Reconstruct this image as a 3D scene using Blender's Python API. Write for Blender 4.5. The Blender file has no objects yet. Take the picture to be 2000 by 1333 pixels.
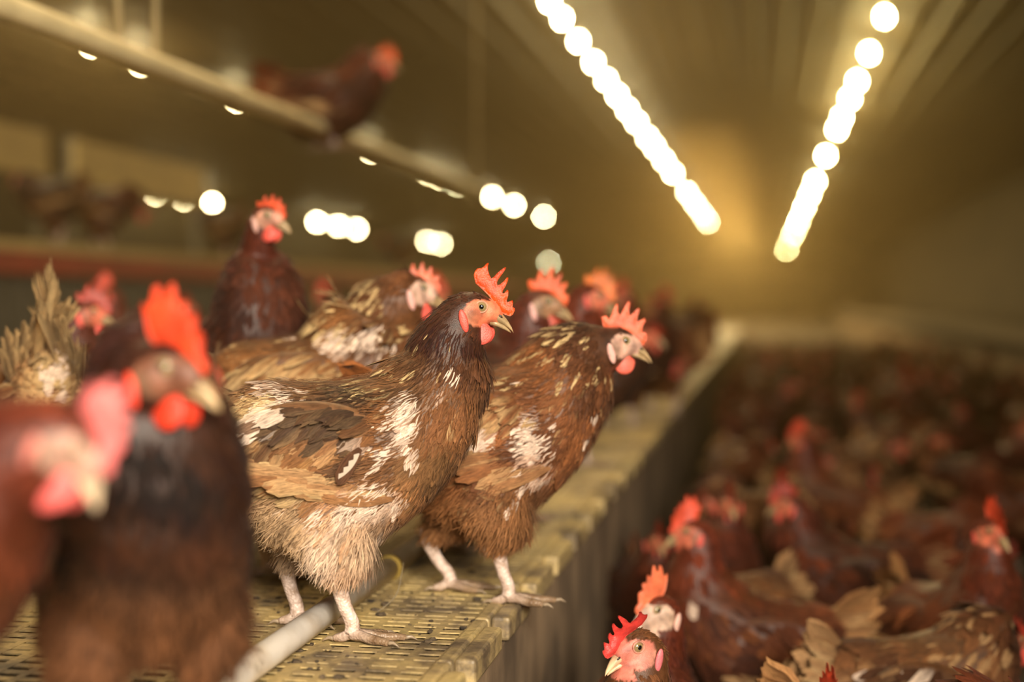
import bpy, bmesh, math, random
import numpy as np
from mathutils import Vector, Matrix, Euler
from mathutils.geometry import tessellate_polygon

random.seed(7)
scene = bpy.context.scene
COL = scene.collection

# ------------------------------------------------------------------ camera
PZ = 0.38                      # platform top
CAMZ = PZ + 0.37
FPX = 2778.0                   # 50 mm on 36 mm at 2000 px
sa = 494.0 / math.sqrt(494**2 + 78.5**2 + FPX**2)
YAW = math.asin(sa)
PITCH = math.asin((78.5 / math.sqrt(494**2 + 78.5**2 + FPX**2)) / math.cos(YAW))
cam_d = bpy.data.cameras.new('camera')
cam = bpy.data.objects.new('camera', cam_d)
COL.objects.link(cam)
cam.location = (0, 0, CAMZ)
cam.rotation_euler = (math.pi/2 - PITCH, 0, YAW)
cam_d.lens = 50.0
cam_d.sensor_width = 36.0
cam_d.clip_start = 0.05
cam_d.clip_end = 200
cam_d.dof.use_dof = True
cam_d.dof.focus_distance = 1.56
cam_d.dof.aperture_fstop = 1.7
scene.camera = cam
cR = Vector((math.cos(YAW), math.sin(YAW), 0))
cF = Vector((-math.sin(YAW)*math.cos(PITCH), math.cos(YAW)*math.cos(PITCH), -math.sin(PITCH)))
cU = cR.cross(cF)
CAM = Vector((0, 0, CAMZ))

def ray(px, py):
    return cF + cR*((px-1000)/FPX) - cU*((py-666.5)/FPX)
def P(px, py, depth):
    """point in the place seen at a pixel, at a distance along the view axis"""
    return CAM + ray(px, py)*depth
def G(px, py, z):
    r = ray(px, py)
    return CAM + r*((z-CAMZ)/r.z)

# ------------------------------------------------------------------ world, exposure
w = bpy.data.worlds.new('world'); scene.world = w
w.use_nodes = True
bg = w.node_tree.nodes['Background']
bg.inputs[0].default_value = (1.0, 0.72, 0.38, 1)
bg.inputs[1].default_value = 0.012
# golden dust in the air of the barn
vsc = w.node_tree.nodes.new('ShaderNodeVolumeScatter')
vsc.inputs['Color'].default_value = (1, .72, .33, 1); vsc.inputs['Density'].default_value = .0092; vsc.inputs['Anisotropy'].default_value = .75
w.node_tree.links.new(vsc.outputs[0], w.node_tree.nodes['World Output'].inputs['Volume'])
scene.view_settings.view_transform = 'Standard'
scene.view_settings.look = 'None'
scene.view_settings.exposure = 0.14
scene.view_settings.gamma = 1.0
scene.cycles.use_denoising = True
scene.cycles.max_bounces = 5
scene.cycles.diffuse_bounces = 3
scene.cycles.glossy_bounces = 2
scene.cycles.transmission_bounces = 2
scene.cycles.volume_bounces = 0
scene.cycles.caustics_reflective = False
scene.cycles.caustics_refractive = False
scene.cycles.use_light_tree = True

def area(name, loc, target, sx, sy, power, col, spread=None):
    d = bpy.data.lights.new(name, 'AREA'); d.shape = 'RECTANGLE'
    d.size = sx; d.size_y = sy; d.energy = power; d.color = col
    if spread: d.spread = spread
    o = bpy.data.objects.new(name, d); COL.objects.link(o)
    o.location = loc
    v = Vector(target) - Vector(loc)
    o.rotation_euler = v.to_track_quat('-Z', 'Y').to_euler()
    return o
# soft key light added behind the camera to brighten the platform hens
area('key_light', (1.05, -2.2, 2.05), (-0.85, 1.8, 0.45), 1.5, 1.5, 35, (1.0, 0.86, 0.68), math.radians(50))
# the lamp rows go on overhead
area('overhead_lamps', (-0.9, 3.4, 3.0), (-0.9, 3.4, 0), 1.0, 4.0, 52, (1.0, 0.74, 0.40))
area('overhead_lamps_far', (-0.9, 10.5, 3.1), (-0.9, 10.5, 0), 1.0, 6.0, 42, (1.0, 0.68, 0.30))
area('haze_fill_end', (-0.9, 36, 3.1), (-0.9, 36, 0), 1.0, 34.0, 1500, (1.0, 0.68, 0.28))  # fill light added to brighten the far haze, besides the built lamps
area('overhead_lamps_left', (-4.6, 7.0, 2.7), (-4.6, 7.0, 0), 1.0, 7.0, 170, (1.0, 0.74, 0.38))

# ------------------------------------------------------------------ materials
def new_mat(name):
    m = bpy.data.materials.new(name); m.use_nodes = True
    nt = m.node_tree
    for n in list(nt.nodes): nt.nodes.remove(n)
    out = nt.nodes.new('ShaderNodeOutputMaterial')
    b = nt.nodes.new('ShaderNodeBsdfPrincipled')
    nt.links.new(b.outputs[0], out.inputs[0])
    return m, nt, b, out
def N(nt, t, **kw):
    n = nt.nodes.new(t)
    for k, v in kw.items():
        if k in n.inputs: n.inputs[k].default_value = v
        else: setattr(n, k, v)
    return n
def mixcol(nt, fac, a, b, blend='MIX'):
    n = nt.nodes.new('ShaderNodeMix'); n.data_type = 'RGBA'; n.blend_type = blend
    for s, v in ((n.inputs[0], fac), (n.inputs[6], a), (n.inputs[7], b)):
        if isinstance(v, bpy.types.NodeSocket): nt.links.new(v, s)
        elif v is not None: s.default_value = v if not isinstance(v, tuple) or len(v) == 4 else (*v, 1)
    return n.outputs[2]
def ramp(nt, sock, stops):
    r = nt.nodes.new('ShaderNodeValToRGB')
    while len(r.color_ramp.elements) < len(stops): r.color_ramp.elements.new(0.5)
    for e, (p, c) in zip(r.color_ramp.elements, stops):
        e.position = p; e.color = (*c, 1) if len(c) == 3 else c
    nt.links.new(sock, r.inputs[0])
    return r.outputs[0]
def noise_mat(name, c1, c2, scale=8, rough=0.8, detail=5, bump=0.0, lo=0.35, hi=0.65, stretch=None, metallic=0.0, c3=None):
    m, nt, b, out = new_mat(name)
    tc = N(nt, 'ShaderNodeTexCoord'); mp = N(nt, 'ShaderNodeMapping')
    nt.links.new(tc.outputs['Object'], mp.inputs[0])
    if stretch: mp.inputs['Scale'].default_value = stretch
    nz = N(nt, 'ShaderNodeTexNoise', Scale=scale, Detail=detail)
    nt.links.new(mp.outputs[0], nz.inputs['Vector'])
    stops = [(lo, c1), (hi, c2)] + ([(min(hi+.12, 1), c3)] if c3 else [])
    nt.links.new(ramp(nt, nz.outputs[0], stops), b.inputs['Base Color'])
    b.inputs['Roughness'].default_value = rough; b.inputs['Metallic'].default_value = metallic
    if bump:
        bp = N(nt, 'ShaderNodeBump', Strength=bump, Distance=0.01)
        nt.links.new(nz.outputs[0], bp.inputs['Height']); nt.links.new(bp.outputs[0], b.inputs['Normal'])
    return m

def mat_feather():
    m, nt, b, out = new_mat('feather')
    at = N(nt, 'ShaderNodeAttribute', attribute_name='Col')
    uv = N(nt, 'ShaderNodeUVMap')
    mp = N(nt, 'ShaderNodeMapping'); mp.inputs['Scale'].default_value = (9, 1.6, 1)
    nt.links.new(uv.outputs[0], mp.inputs[0])
    nz = N(nt, 'ShaderNodeTexNoise', Scale=1.0, Detail=4, Roughness=.65)
    nt.links.new(mp.outputs[0], nz.inputs['Vector'])
    f = ramp(nt, nz.outputs[0], [(0.30, (.38, .36, .34)), (0.5, (.95, .95, .95)), (0.70, (1.6, 1.56, 1.5))])
    c = mixcol(nt, 1.0, at.outputs['Color'], f, 'MULTIPLY')
    nt.links.new(c, b.inputs['Base Color'])
    b.inputs['Roughness'].default_value = .62
    b.inputs['Specular IOR Level'].default_value = .13
    b.inputs['Sheen Weight'].default_value = .03
    b.inputs['Sheen Roughness'].default_value = .5
    bp = N(nt, 'ShaderNodeBump', Strength=.5, Distance=.0012)
    nt.links.new(nz.outputs[0], bp.inputs['Height']); nt.links.new(bp.outputs[0], b.inputs['Normal'])
    return m
def mat_skin(name, rough=.45, sss=.15, scale=900, bump=.5, var=.35):
    m, nt, b, out = new_mat(name)
    at = N(nt, 'ShaderNodeAttribute', attribute_name='Col')
    tc = N(nt, 'ShaderNodeTexCoord')
    nz = N(nt, 'ShaderNodeTexNoise', Scale=scale, Detail=3)
    nt.links.new(tc.outputs['Object'], nz.inputs['Vector'])
    n2 = N(nt, 'ShaderNodeTexNoise', Scale=110, Detail=3)
    nt.links.new(tc.outputs['Object'], n2.inputs['Vector'])
    f = ramp(nt, n2.outputs[0], [(.3, (1-var,)*3), (.7, (1+var,)*3)])
    nt.links.new(mixcol(nt, 1.0, at.outputs['Color'], f, 'MULTIPLY'), b.inputs['Base Color'])
    b.inputs['Roughness'].default_value = rough
    b.inputs['Subsurface Weight'].default_value = sss
    b.inputs['Subsurface Radius'].default_value = (.006, .002, .001)
    b.inputs['Subsurface Scale'].default_value = .5
    bp = N(nt, 'ShaderNodeBump', Strength=bump, Distance=.0008)
    nt.links.new(nz.outputs[0], bp.inputs['Height']); nt.links.new(bp.outputs[0], b.inputs['Normal'])
    return m
def mat_scale_leg():
    m, nt, b, out = new_mat('scaly_leg')
    at = N(nt, 'ShaderNodeAttribute', attribute_name='Col')
    tc = N(nt, 'ShaderNodeTexCoord')
    vo = N(nt, 'ShaderNodeTexVoronoi', Scale=330)
    nt.links.new(tc.outputs['Object'], vo.inputs['Vector'])
    nz = N(nt, 'ShaderNodeTexNoise', Scale=90, Detail=4)
    nt.links.new(tc.outputs['Object'], nz.inputs['Vector'])
    f = ramp(nt, nz.outputs[0], [(.35, (.62, .55, .48)), (.6, (1.05, 1.05, 1.05))])
    nt.links.new(mixcol(nt, 1.0, at.outputs['Color'], f, 'MULTIPLY'), b.inputs['Base Color'])
    b.inputs['Roughness'].default_value = .42
    bp = N(nt, 'ShaderNodeBump', Strength=.8, Distance=.0012)
    nt.links.new(vo.outputs['Distance'], bp.inputs['Height']); nt.links.new(bp.outputs[0], b.inputs['Normal'])
    return m
def mat_plain(name, c, rough=.5, metallic=0, coat=0):
    m, nt, b, out = new_mat(name)
    b.inputs['Base Color'].default_value = (*c, 1); b.inputs['Roughness'].default_value = rough
    b.inputs['Metallic'].default_value = metallic; b.inputs['Coat Weight'].default_value = coat
    return m
def mat_emit(name, c, s):
    m, nt, b, out = new_mat(name)
    b.inputs['Base Color'].default_value = (.8, .8, .8, 1)
    b.inputs['Emission Color'].default_value = (*c, 1); b.inputs['Emission Strength'].default_value = s
    return m

M_F = mat_feather()
M_SKIN = mat_skin('hen_skin')
M_COMB = mat_skin('comb_flesh', rough=.42, sss=.25, scale=700, bump=.7, var=.22)
M_LEG = mat_scale_leg()
M_BEAK = mat_skin('beak_horn', rough=.35, sss=.0, scale=200, bump=.1, var=.25)
M_EYE = mat_plain('eye_iris', (.30, .22, .10), .08, coat=1)
M_PUPIL = mat_plain('eye_pupil', (.004, .004, .004), .04, coat=1)
MATS = [M_F, M_SKIN, M_COMB, M_LEG, M_BEAK, M_EYE, M_PUPIL]
F_, SK, CB, LG, BK, EY, PU = range(7)

# ------------------------------------------------------------------ mesh data container
class MD:
    def __init__(s):
        s.V = []; s.C = []; s.U = []; s.F = []; s.M = []; s.n = 0
    def add(s, V, F, C, mat=0, U=None):
        V = np.asarray(V, float); n = len(V)
        C = np.asarray(C, float)
        if C.ndim == 1: C = np.tile(C, (n, 1))
        s.V.append(V); s.C.append(C)
        s.U.append(np.zeros((n, 2)) if U is None else U)
        o = s.n
        if isinstance(F, np.ndarray): s.F.extend((F+o).tolist())
        else: s.F.extend([tuple(i+o for i in f) for f in F])
        s.M.extend([mat]*len(F)); s.n += n
        return s
    def join(s, q, mat=None):
        if q.n == 0: return s
        s.V.extend(q.V); s.C.extend(q.C); s.U.extend(q.U)
        o = s.n
        s.F.extend([tuple(i+o for i in f) for f in q.F]); s.M.extend(q.M); s.n += q.n
        return s
    def xform(s, Mx):
        A = np.array(Mx)
        s.V = [v @ A[:3, :3].T + A[:3, 3] for v in s.V]
        return s
    def mesh(s, name, mats=None, smooth=True):
        me = bpy.data.meshes.new(name)
        V = np.concatenate(s.V); C = np.concatenate(s.C); U = np.concatenate(s.U)
        me.from_pydata(V.tolist(), [], s.F)
        used = sorted(set(s.M))
        for k in used: me.materials.append((mats or MATS)[k])
        mp = {k: i for i, k in enumerate(used)}
        me.polygons.foreach_set('material_index', [mp[k] for k in s.M])
        if smooth: me.polygons.foreach_set('use_smooth', [True]*len(s.F))
        a = me.color_attributes.new('Col', 'FLOAT_COLOR', 'POINT')
        a.data.foreach_set('color', np.concatenate([np.clip(C, 0, 1), np.ones((len(C), 1))], 1).ravel())
        uvl = me.uv_layers.new(name='UVMap')
        li = np.empty(len(me.loops), dtype=np.int32); me.loops.foreach_get('vertex_index', li)
        uvl.data.foreach_set('uv', U[li].ravel())
        me.update()
        return me

def ellipsoid(c, r, col, nu=16, nv=10, M=None):
    V = []; F = []
    V.append((0, 0, 1))
    for j in range(1, nv):
        t = math.pi*j/nv
        for i in range(nu):
            p = 2*math.pi*i/nu
            V.append((math.sin(t)*math.cos(p), math.sin(t)*math.sin(p), math.cos(t)))
    V.append((0, 0, -1))
    for i in range(nu): F.append((0, 1+i, 1+(i+1) % nu))
    for j in range(nv-2):
        for i in range(nu):
            a = 1+j*nu+i; b = 1+j*nu+(i+1) % nu
            F.append((a, a+nu, b+nu, b))
    L = len(V)-1
    for i in range(nu): F.append((L, 1+(nv-2)*nu+(i+1) % nu, 1+(nv-2)*nu+i))
    V = np.array(V)*np.array(r)
    if M is not None: V = V @ np.array(M.to_3x3()).T
    return V + np.array(c), F, col

def rings(R, cap=True):
    """R: list of (n,3) rings -> verts, faces"""
    n = len(R[0]); V = np.concatenate(R); F = []
    for j in range(len(R)-1):
        for i in range(n):
            a = j*n+i; b = j*n+(i+1) % n
            F.append((a, b, b+n, a+n))
    if cap:
        F.append(tuple(range(n))[::-1]); F.append(tuple((len(R)-1)*n+i for i in range(n)))
    return V, F
def tube(pts, rad, n=10, ry=None, cap=True):
    """tube along pts; rad scalar list (lateral) and ry optional second radius list"""
    pts = [Vector(p) for p in pts]; R = []
    up = None
    for k, p in enumerate(pts):
        t = (pts[min(k+1, len(pts)-1)] - pts[max(k-1, 0)]).normalized()
        if up is None:
            up = Vector((0, 1, 0)) if abs(t.y) < .9 else Vector((1, 0, 0))
        s = (up - t*up.dot(t)).normalized(); up = s
        q = t.cross(s)
        a = rad[k]; b = (ry[k] if ry else a)
        R.append(np.array([list(p + s*(a*math.cos(2*math.pi*i/n)) + q*(b*math.sin(2*math.pi*i/n))) for i in range(n)]))
    return rings(R, cap)
def smooth_path(pts, rad, k=4):
    P_ = [np.array(p, float) for p in pts]; out = []; ro = []
    rad = list(rad)
    for i in range(len(P_)-1):
        p0 = P_[max(i-1, 0)]; p1 = P_[i]; p2 = P_[i+1]; p3 = P_[min(i+2, len(P_)-1)]
        r0 = rad[max(i-1, 0)]; r1 = rad[i]; r2 = rad[i+1]; r3 = rad[min(i+2, len(P_)-1)]
        for j in range(k):
            t = j/k
            f = lambda a, b, c, d: .5*((2*b)+(-a+c)*t+(2*a-5*b+4*c-d)*t*t+(-a+3*b-3*c+d)*t**3)
            out.append(f(p0, p1, p2, p3)); ro.append(max(f(r0, r1, r2, r3), 1e-4))
    out.append(P_[-1]); ro.append(rad[-1])
    return out, ro

# ------------------------------------------------------------------ smooth 3-D noise
_rs = np.random.RandomState(3)
_K = _rs.randn(14, 3); _PH = _rs.rand(14)*6.28
def fnoise(p, freq, seed=0):
    """cheap smooth noise in about -1..1"""
    q = p @ (_K.T*freq) + _PH + seed*1.7*(np.arange(14)+1)
    return np.sin(q).sum(1)/5.3

# ------------------------------------------------------------------ feathers
def feathers(md, P0, D, Nn, L, W, col_root, col_tip, col_edge, rs, lift=.12, curl=.5, camber=.35, fray=.12, cols=5, rows=5, profile='oval'):
    """P0 roots, D directions, Nn normals (n,3); L, W lengths and widths; colours (n,3)"""
    n = len(P0)
    if n == 0: return
    D = D - Nn*(D*Nn).sum(1, keepdims=True)
    D /= np.linalg.norm(D, axis=1, keepdims=True)+1e-9
    S = np.cross(Nn, D)
    u = np.linspace(-1, 1, cols); v = np.linspace(0, 1, rows)
    lift = np.broadcast_to(np.asarray(lift, float), (n,)); curl = np.broadcast_to(np.asarray(curl, float), (n,))
    V = np.zeros((n, rows, cols, 3)); C = np.zeros_like(V); U = np.zeros((n, rows, cols, 2))
    off = rs.rand(n, 2)*40
    fr = (rs.rand(n, cols)-.5)*2*fray
    side = (rs.rand(n)-.5)*.3
    for a, vv in enumerate(v):
        if profile == 'oval':
            wv = (.30+.70*math.sin(math.pi/2*min(vv/.55, 1))) * (1 if vv < .6 else math.sqrt(max(1-((vv-.6)/.47)**2, .05)))
        elif profile == 'long':
            wv = (.2+.8*min(vv/.35, 1)) * (1 if vv < .8 else math.sqrt(max(1-((vv-.8)/.22)**2, .05)))
        elif profile == 'down':
            wv = .35+.75*vv
        else:
            wv = (.45+.55*min(vv/.4, 1)) * (1-max(vv-.45, 0)/.55*.85)
        for b, uu in enumerate(u):
            tipext = 0
            if a == rows-1:
                tipext = fr[:, b] - (uu*uu)*.08
            elif a == rows-2:
                tipext = fr[:, b]*.25
            x = L*(vv+tipext)
            y = uu*wv*W/2 + side*L*vv*vv
            z = lift*L*vv - curl*L*vv*vv*.3 - camber*np.abs(uu)**1.5*wv*W/2*.7
            V[:, a, b] = P0 + D*x[:, None] + S*y[:, None] + Nn*z[:, None]
            k = np.clip((vv-.15)/.7, 0, 1)
            e = abs(uu)**2*.8 if vv > .15 else 0
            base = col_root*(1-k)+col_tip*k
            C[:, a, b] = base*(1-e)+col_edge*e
            U[:, a, b, 0] = off[:, 0]+uu*.5*(W/.012); U[:, a, b, 1] = off[:, 1]+vv*(L/.02)
    idx = np.arange(n)[:, None, None]*rows*cols
    g = (np.arange(rows-1)[:, None]*cols+np.arange(cols-1)[None, :]).ravel()
    q = np.stack([g, g+1, g+cols+1, g+cols], 1)
    F = (idx + q[None]).reshape(-1, 4)
    md.add(V.reshape(-1, 3), F, C.reshape(-1, 3), F_, U.reshape(-1, 2))

def sample_mesh(V, T, n, rs, weight=None):
    a, b, c = V[T[:, 0]], V[T[:, 1]], V[T[:, 2]]
    cr = np.cross(b-a, c-a); ar = np.linalg.norm(cr, axis=1)/2
    cen = (a+b+c)/3
    w_ = ar.copy()
    if weight is not None: w_ = ar*weight(cen)
    cs = np.cumsum(w_); cs /= cs[-1]
    pick = np.searchsorted(cs, (np.arange(n)+rs.rand(n))/n)
    r1 = np.sqrt(rs.rand(n))[:, None]; r2 = rs.rand(n)[:, None]
    p = a[pick]*(1-r1)+b[pick]*(r1*(1-r2))+c[pick]*(r1*r2)
    nn = cr[pick]/(np.linalg.norm(cr[pick], axis=1, keepdims=True)+1e-12)
    return p, nn

# ------------------------------------------------------------------ combs (head frame: x forward, z up)
def px2c(L, ox, oz, s): return [((x-ox)*s, (oz-y)*s) for x, y in L]
# traced in a 6.667x crop; head centre of the crop (500, 700)
COMB_MAIN = px2c([(455,250),(470,205),(500,165),(550,160),(590,138),(615,105),(640,88),(655,98),(640,130),(642,185),(660,245),(685,295),
    (720,272),(760,225),(815,180),(865,145),(880,152),(865,185),(820,250),(775,310),(760,345),(765,385),(800,372),(850,330),(890,280),
    (908,285),(900,330),(870,400),(835,455),(828,490),(850,492),(880,460),(892,440),(910,460),(905,520),(885,590),(895,608),(935,590),
    (962,578),(970,610),(963,672),(992,685),(993,715),(965,770),(930,790),(860,770),(760,700),(720,610),(650,520),(560,430),(480,360),(470,320)],
    500, 700, 1/(6.667*1775))
COMB_FIVE = [(-.016,.014),(-.022,.022),(-.024,.032),(-.018,.034),(-.014,.029),(-.011,.036),(-.006,.048),(-.003,.049),(-.003,.038),(0,.034),
    (.004,.042),(.010,.052),(.013,.050),(.011,.040),(.012,.033),(.017,.038),(.023,.044),(.025,.041),(.022,.033),(.021,.026),(.026,.028),(.031,.031),
    (.032,.027),(.028,.020),(.027,.013),(.031,.013),(.034,.010),(.033,.003),(.029,-.004),(.022,-.001),(.012,.010),(-.002,.015)]
COMB_LOW = [(-.012,.013),(-.018,.018),(-.020,.025),(-.013,.024),(-.009,.022),(-.007,.031),(-.004,.035),(-.001,.026),(.003,.024),(.006,.034),
    (.009,.037),(.011,.027),(.014,.022),(.018,.030),(.021,.031),(.021,.021),(.023,.016),(.028,.020),(.030,.018),(.028,.009),(.031,.006),(.031,.001),(.027,-.004),(.018,.000),(.008,.010)]
COMB_TALL = [(-.010,.014),(-.016,.024),(-.019,.036),(-.020,.046),(-.015,.042),(-.013,.047),(-.011,.056),(-.006,.058),(-.005,.050),(-.002,.050),(.001,.058),(.004,.059),
    (.006,.050),(.007,.044),(.012,.047),(.014,.046),(.014,.037),(.019,.038),(.022,.036),(.020,.028),(.025,.026),(.027,.023),(.026,.012),(.031,.006),(.031,.001),(.027,-.004),(.018,.000),(.006,.012)]
def comb_md(outline, col, bend=0.0, flop=0.0, thick=.0032, refine=2, ph=0., zfl=.012):
    pts = [Vector((x, z)) for x, z in outline]
    ar = sum(pts[i].x*pts[(i+1) % len(pts)].y-pts[(i+1) % len(pts)].x*pts[i].y for i in range(len(pts)))
    if ar < 0: pts.reverse()
    bm = bmesh.new()
    vs = [bm.verts.new((p.x, 0, p.y)) for p in pts]
    for t in tessellate_polygon([[Vector((p.x, p.y, 0)) for p in pts]]):
        try: bm.faces.new([vs[i] for i in t])
        except ValueError: pass
    for _ in range(refine):
        long = [e for e in bm.edges if e.calc_length() > .0045 and not e.is_boundary]
        bmesh.ops.subdivide_edges(bm, edges=long, cuts=1)
        bmesh.ops.triangulate(bm, faces=bm.faces)
        bmesh.ops.beautify_fill(bm, faces=bm.faces, edges=[e for e in bm.edges if not e.is_boundary])
    bm.verts.index_update(); bm.verts.ensure_lookup_table()
    co = np.array([v.co[:] for v in bm.verts]); n = len(co)
    bd = np.array([v.is_boundary for v in bm.verts])
    A = np.array([[p.x, p.y] for p in pts]); B = np.roll(A, -1, 0)
    q = co[:, [0, 2]]
    dmin = np.full(n, 9.)
    for a, b in zip(A, B):
        ab = b-a; t = np.clip(((q-a)@ab)/(ab@ab+1e-12), 0, 1)
        dmin = np.minimum(dmin, np.linalg.norm(q-(a+t[:, None]*ab), axis=1))
    th = thick*np.clip(np.sqrt(np.clip(dmin/.005, 0, 1)), .12, 1)*np.clip(1.15-(co[:, 2]-.005)/.06, .5, 1.2)
    yo = bend*np.sin(co[:, 0]*90+ph)*np.clip(co[:, 2]/.03, 0, 1.4) + flop*np.clip(co[:, 2]-zfl, 0, 1)**1.3*12
    yo += .0006*fnoise(co, 260, 5)
    co2 = co.copy(); 
    if flop: co2[:, 2] -= np.clip(co[:, 2]-zfl, 0, 1)*min(abs(flop)*1.0, .75)
    Vf = co2.copy(); Vf[:, 1] = yo+th; Vb = co2.copy(); Vb[:, 1] = yo-th
    F = []
    for f in bm.faces:
        i = [v.index for v in f.verts]
        F.append(tuple(i)); F.append(tuple(k+n for k in reversed(i)))
    for e in bm.edges:
        if e.is_boundary:
            a, b = e.verts[0].index, e.verts[1].index
            F.append((a, b, b+n, a+n))
    bm.free()
    c = np.tile(np.array(col), (2*n, 1))
    zz = np.concatenate([co[:, 2]]*2)
    c = c*(1+.25*fnoise(np.concatenate([Vf, Vb]), 120, 2)[:, None])
    md = MD(); md.add(np.concatenate([Vf, Vb]), F, c, CB)
    return md

# ------------------------------------------------------------------ palettes (linear colours)
def srgb(r, g, b):
    f = lambda c: (c/255/12.92) if c <= 10 else ((c/255+.055)/1.055)**2.4
    return np.array([f(r), f(g), f(b)])
BROWN = srgb(138, 82, 42); DARK = srgb(66, 40, 26); RUST = srgb(120, 58, 30); CREAM = srgb(214, 184, 132)
WHITE = srgb(232, 208, 188); TAN = srgb(186, 148, 104); MAROON = srgb(84, 36, 22); BLACKISH = srgb(44, 34, 28); UMBER = srgb(98, 60, 34)

PALS = {
 'patchy': dict(hk=.25, neck=srgb(66,36,22), neck_edge=CREAM, neck_amt=.6, torso=srgb(150,104,66), torso2=srgb(104,70,44), edge=srgb(206,168,120), edge_amt=.5, fluff=srgb(206,176,146), white=.26, tail=CREAM),
 'laced':  dict(neck=UMBER, neck_edge=CREAM, neck_amt=.65, torso=srgb(132,86,48), torso2=srgb(84,52,30), edge=CREAM, edge_amt=.8, fluff=TAN, white=.12, tail=CREAM),
 'brown':  dict(neck=DARK, neck_edge=CREAM, neck_amt=.40, torso=srgb(136,84,48), torso2=srgb(84,50,30), edge=CREAM, edge_amt=.40, fluff=srgb(150,104,66), white=.22, tail=BROWN),
 'maroon': dict(neck=MAROON, neck_edge=RUST, neck_amt=.2, torso=srgb(82,42,26), torso2=srgb(50,26,18), edge=RUST, edge_amt=.3, fluff=srgb(104,62,38), white=-.4, tail=RUST),
 'rust':   dict(neck=srgb(96,40,22), neck_edge=RUST, neck_amt=.3, torso=srgb(112,60,34), torso2=srgb(66,34,22), edge=srgb(170,104,60), edge_amt=.3, fluff=srgb(150,100,62), white=-.1, tail=srgb(176,130,84)),
 'pale':   dict(neck=BROWN, neck_edge=CREAM, neck_amt=.4, torso=srgb(150,98,56), torso2=UMBER, edge=CREAM, edge_amt=.5, fluff=CREAM, white=.2, tail=CREAM),
 'crowdpale': dict(neck=srgb(84,48,28), neck_edge=TAN, neck_amt=.3, torso=srgb(124,82,50), torso2=srgb(74,46,30), edge=TAN, edge_amt=.3, fluff=srgb(150,112,76), white=.12, tail=srgb(170,132,92)),
 'umber':  dict(neck=srgb(60,28,18), neck_edge=MAROON, neck_amt=.3, torso=srgb(70,40,24), torso2=srgb(30,20,15), edge=UMBER, edge_amt=.4, fluff=srgb(110,72,46), white=-.4, tail=UMBER),
}

def interp(tab, x, k):
    xs = [r[0] for r in tab]; ys = [r[k] for r in tab]
    return float(np.interp(x, xs, ys))

TORSO = [  # x, top, bottom, half width
 (-.118, .250, .205, .014), (-.108, .262, .170, .030), (-.085, .276, .130, .052), (-.055, .283, .110, .066), (-.02, .281, .101, .077),
 (.02, .283, .100, .082), (.06, .292, .110, .080), (.10, .302, .136, .074), (.130, .308, .168, .062), (.152, .302, .200, .048), (.168, .282, .232, .026)]

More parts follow.
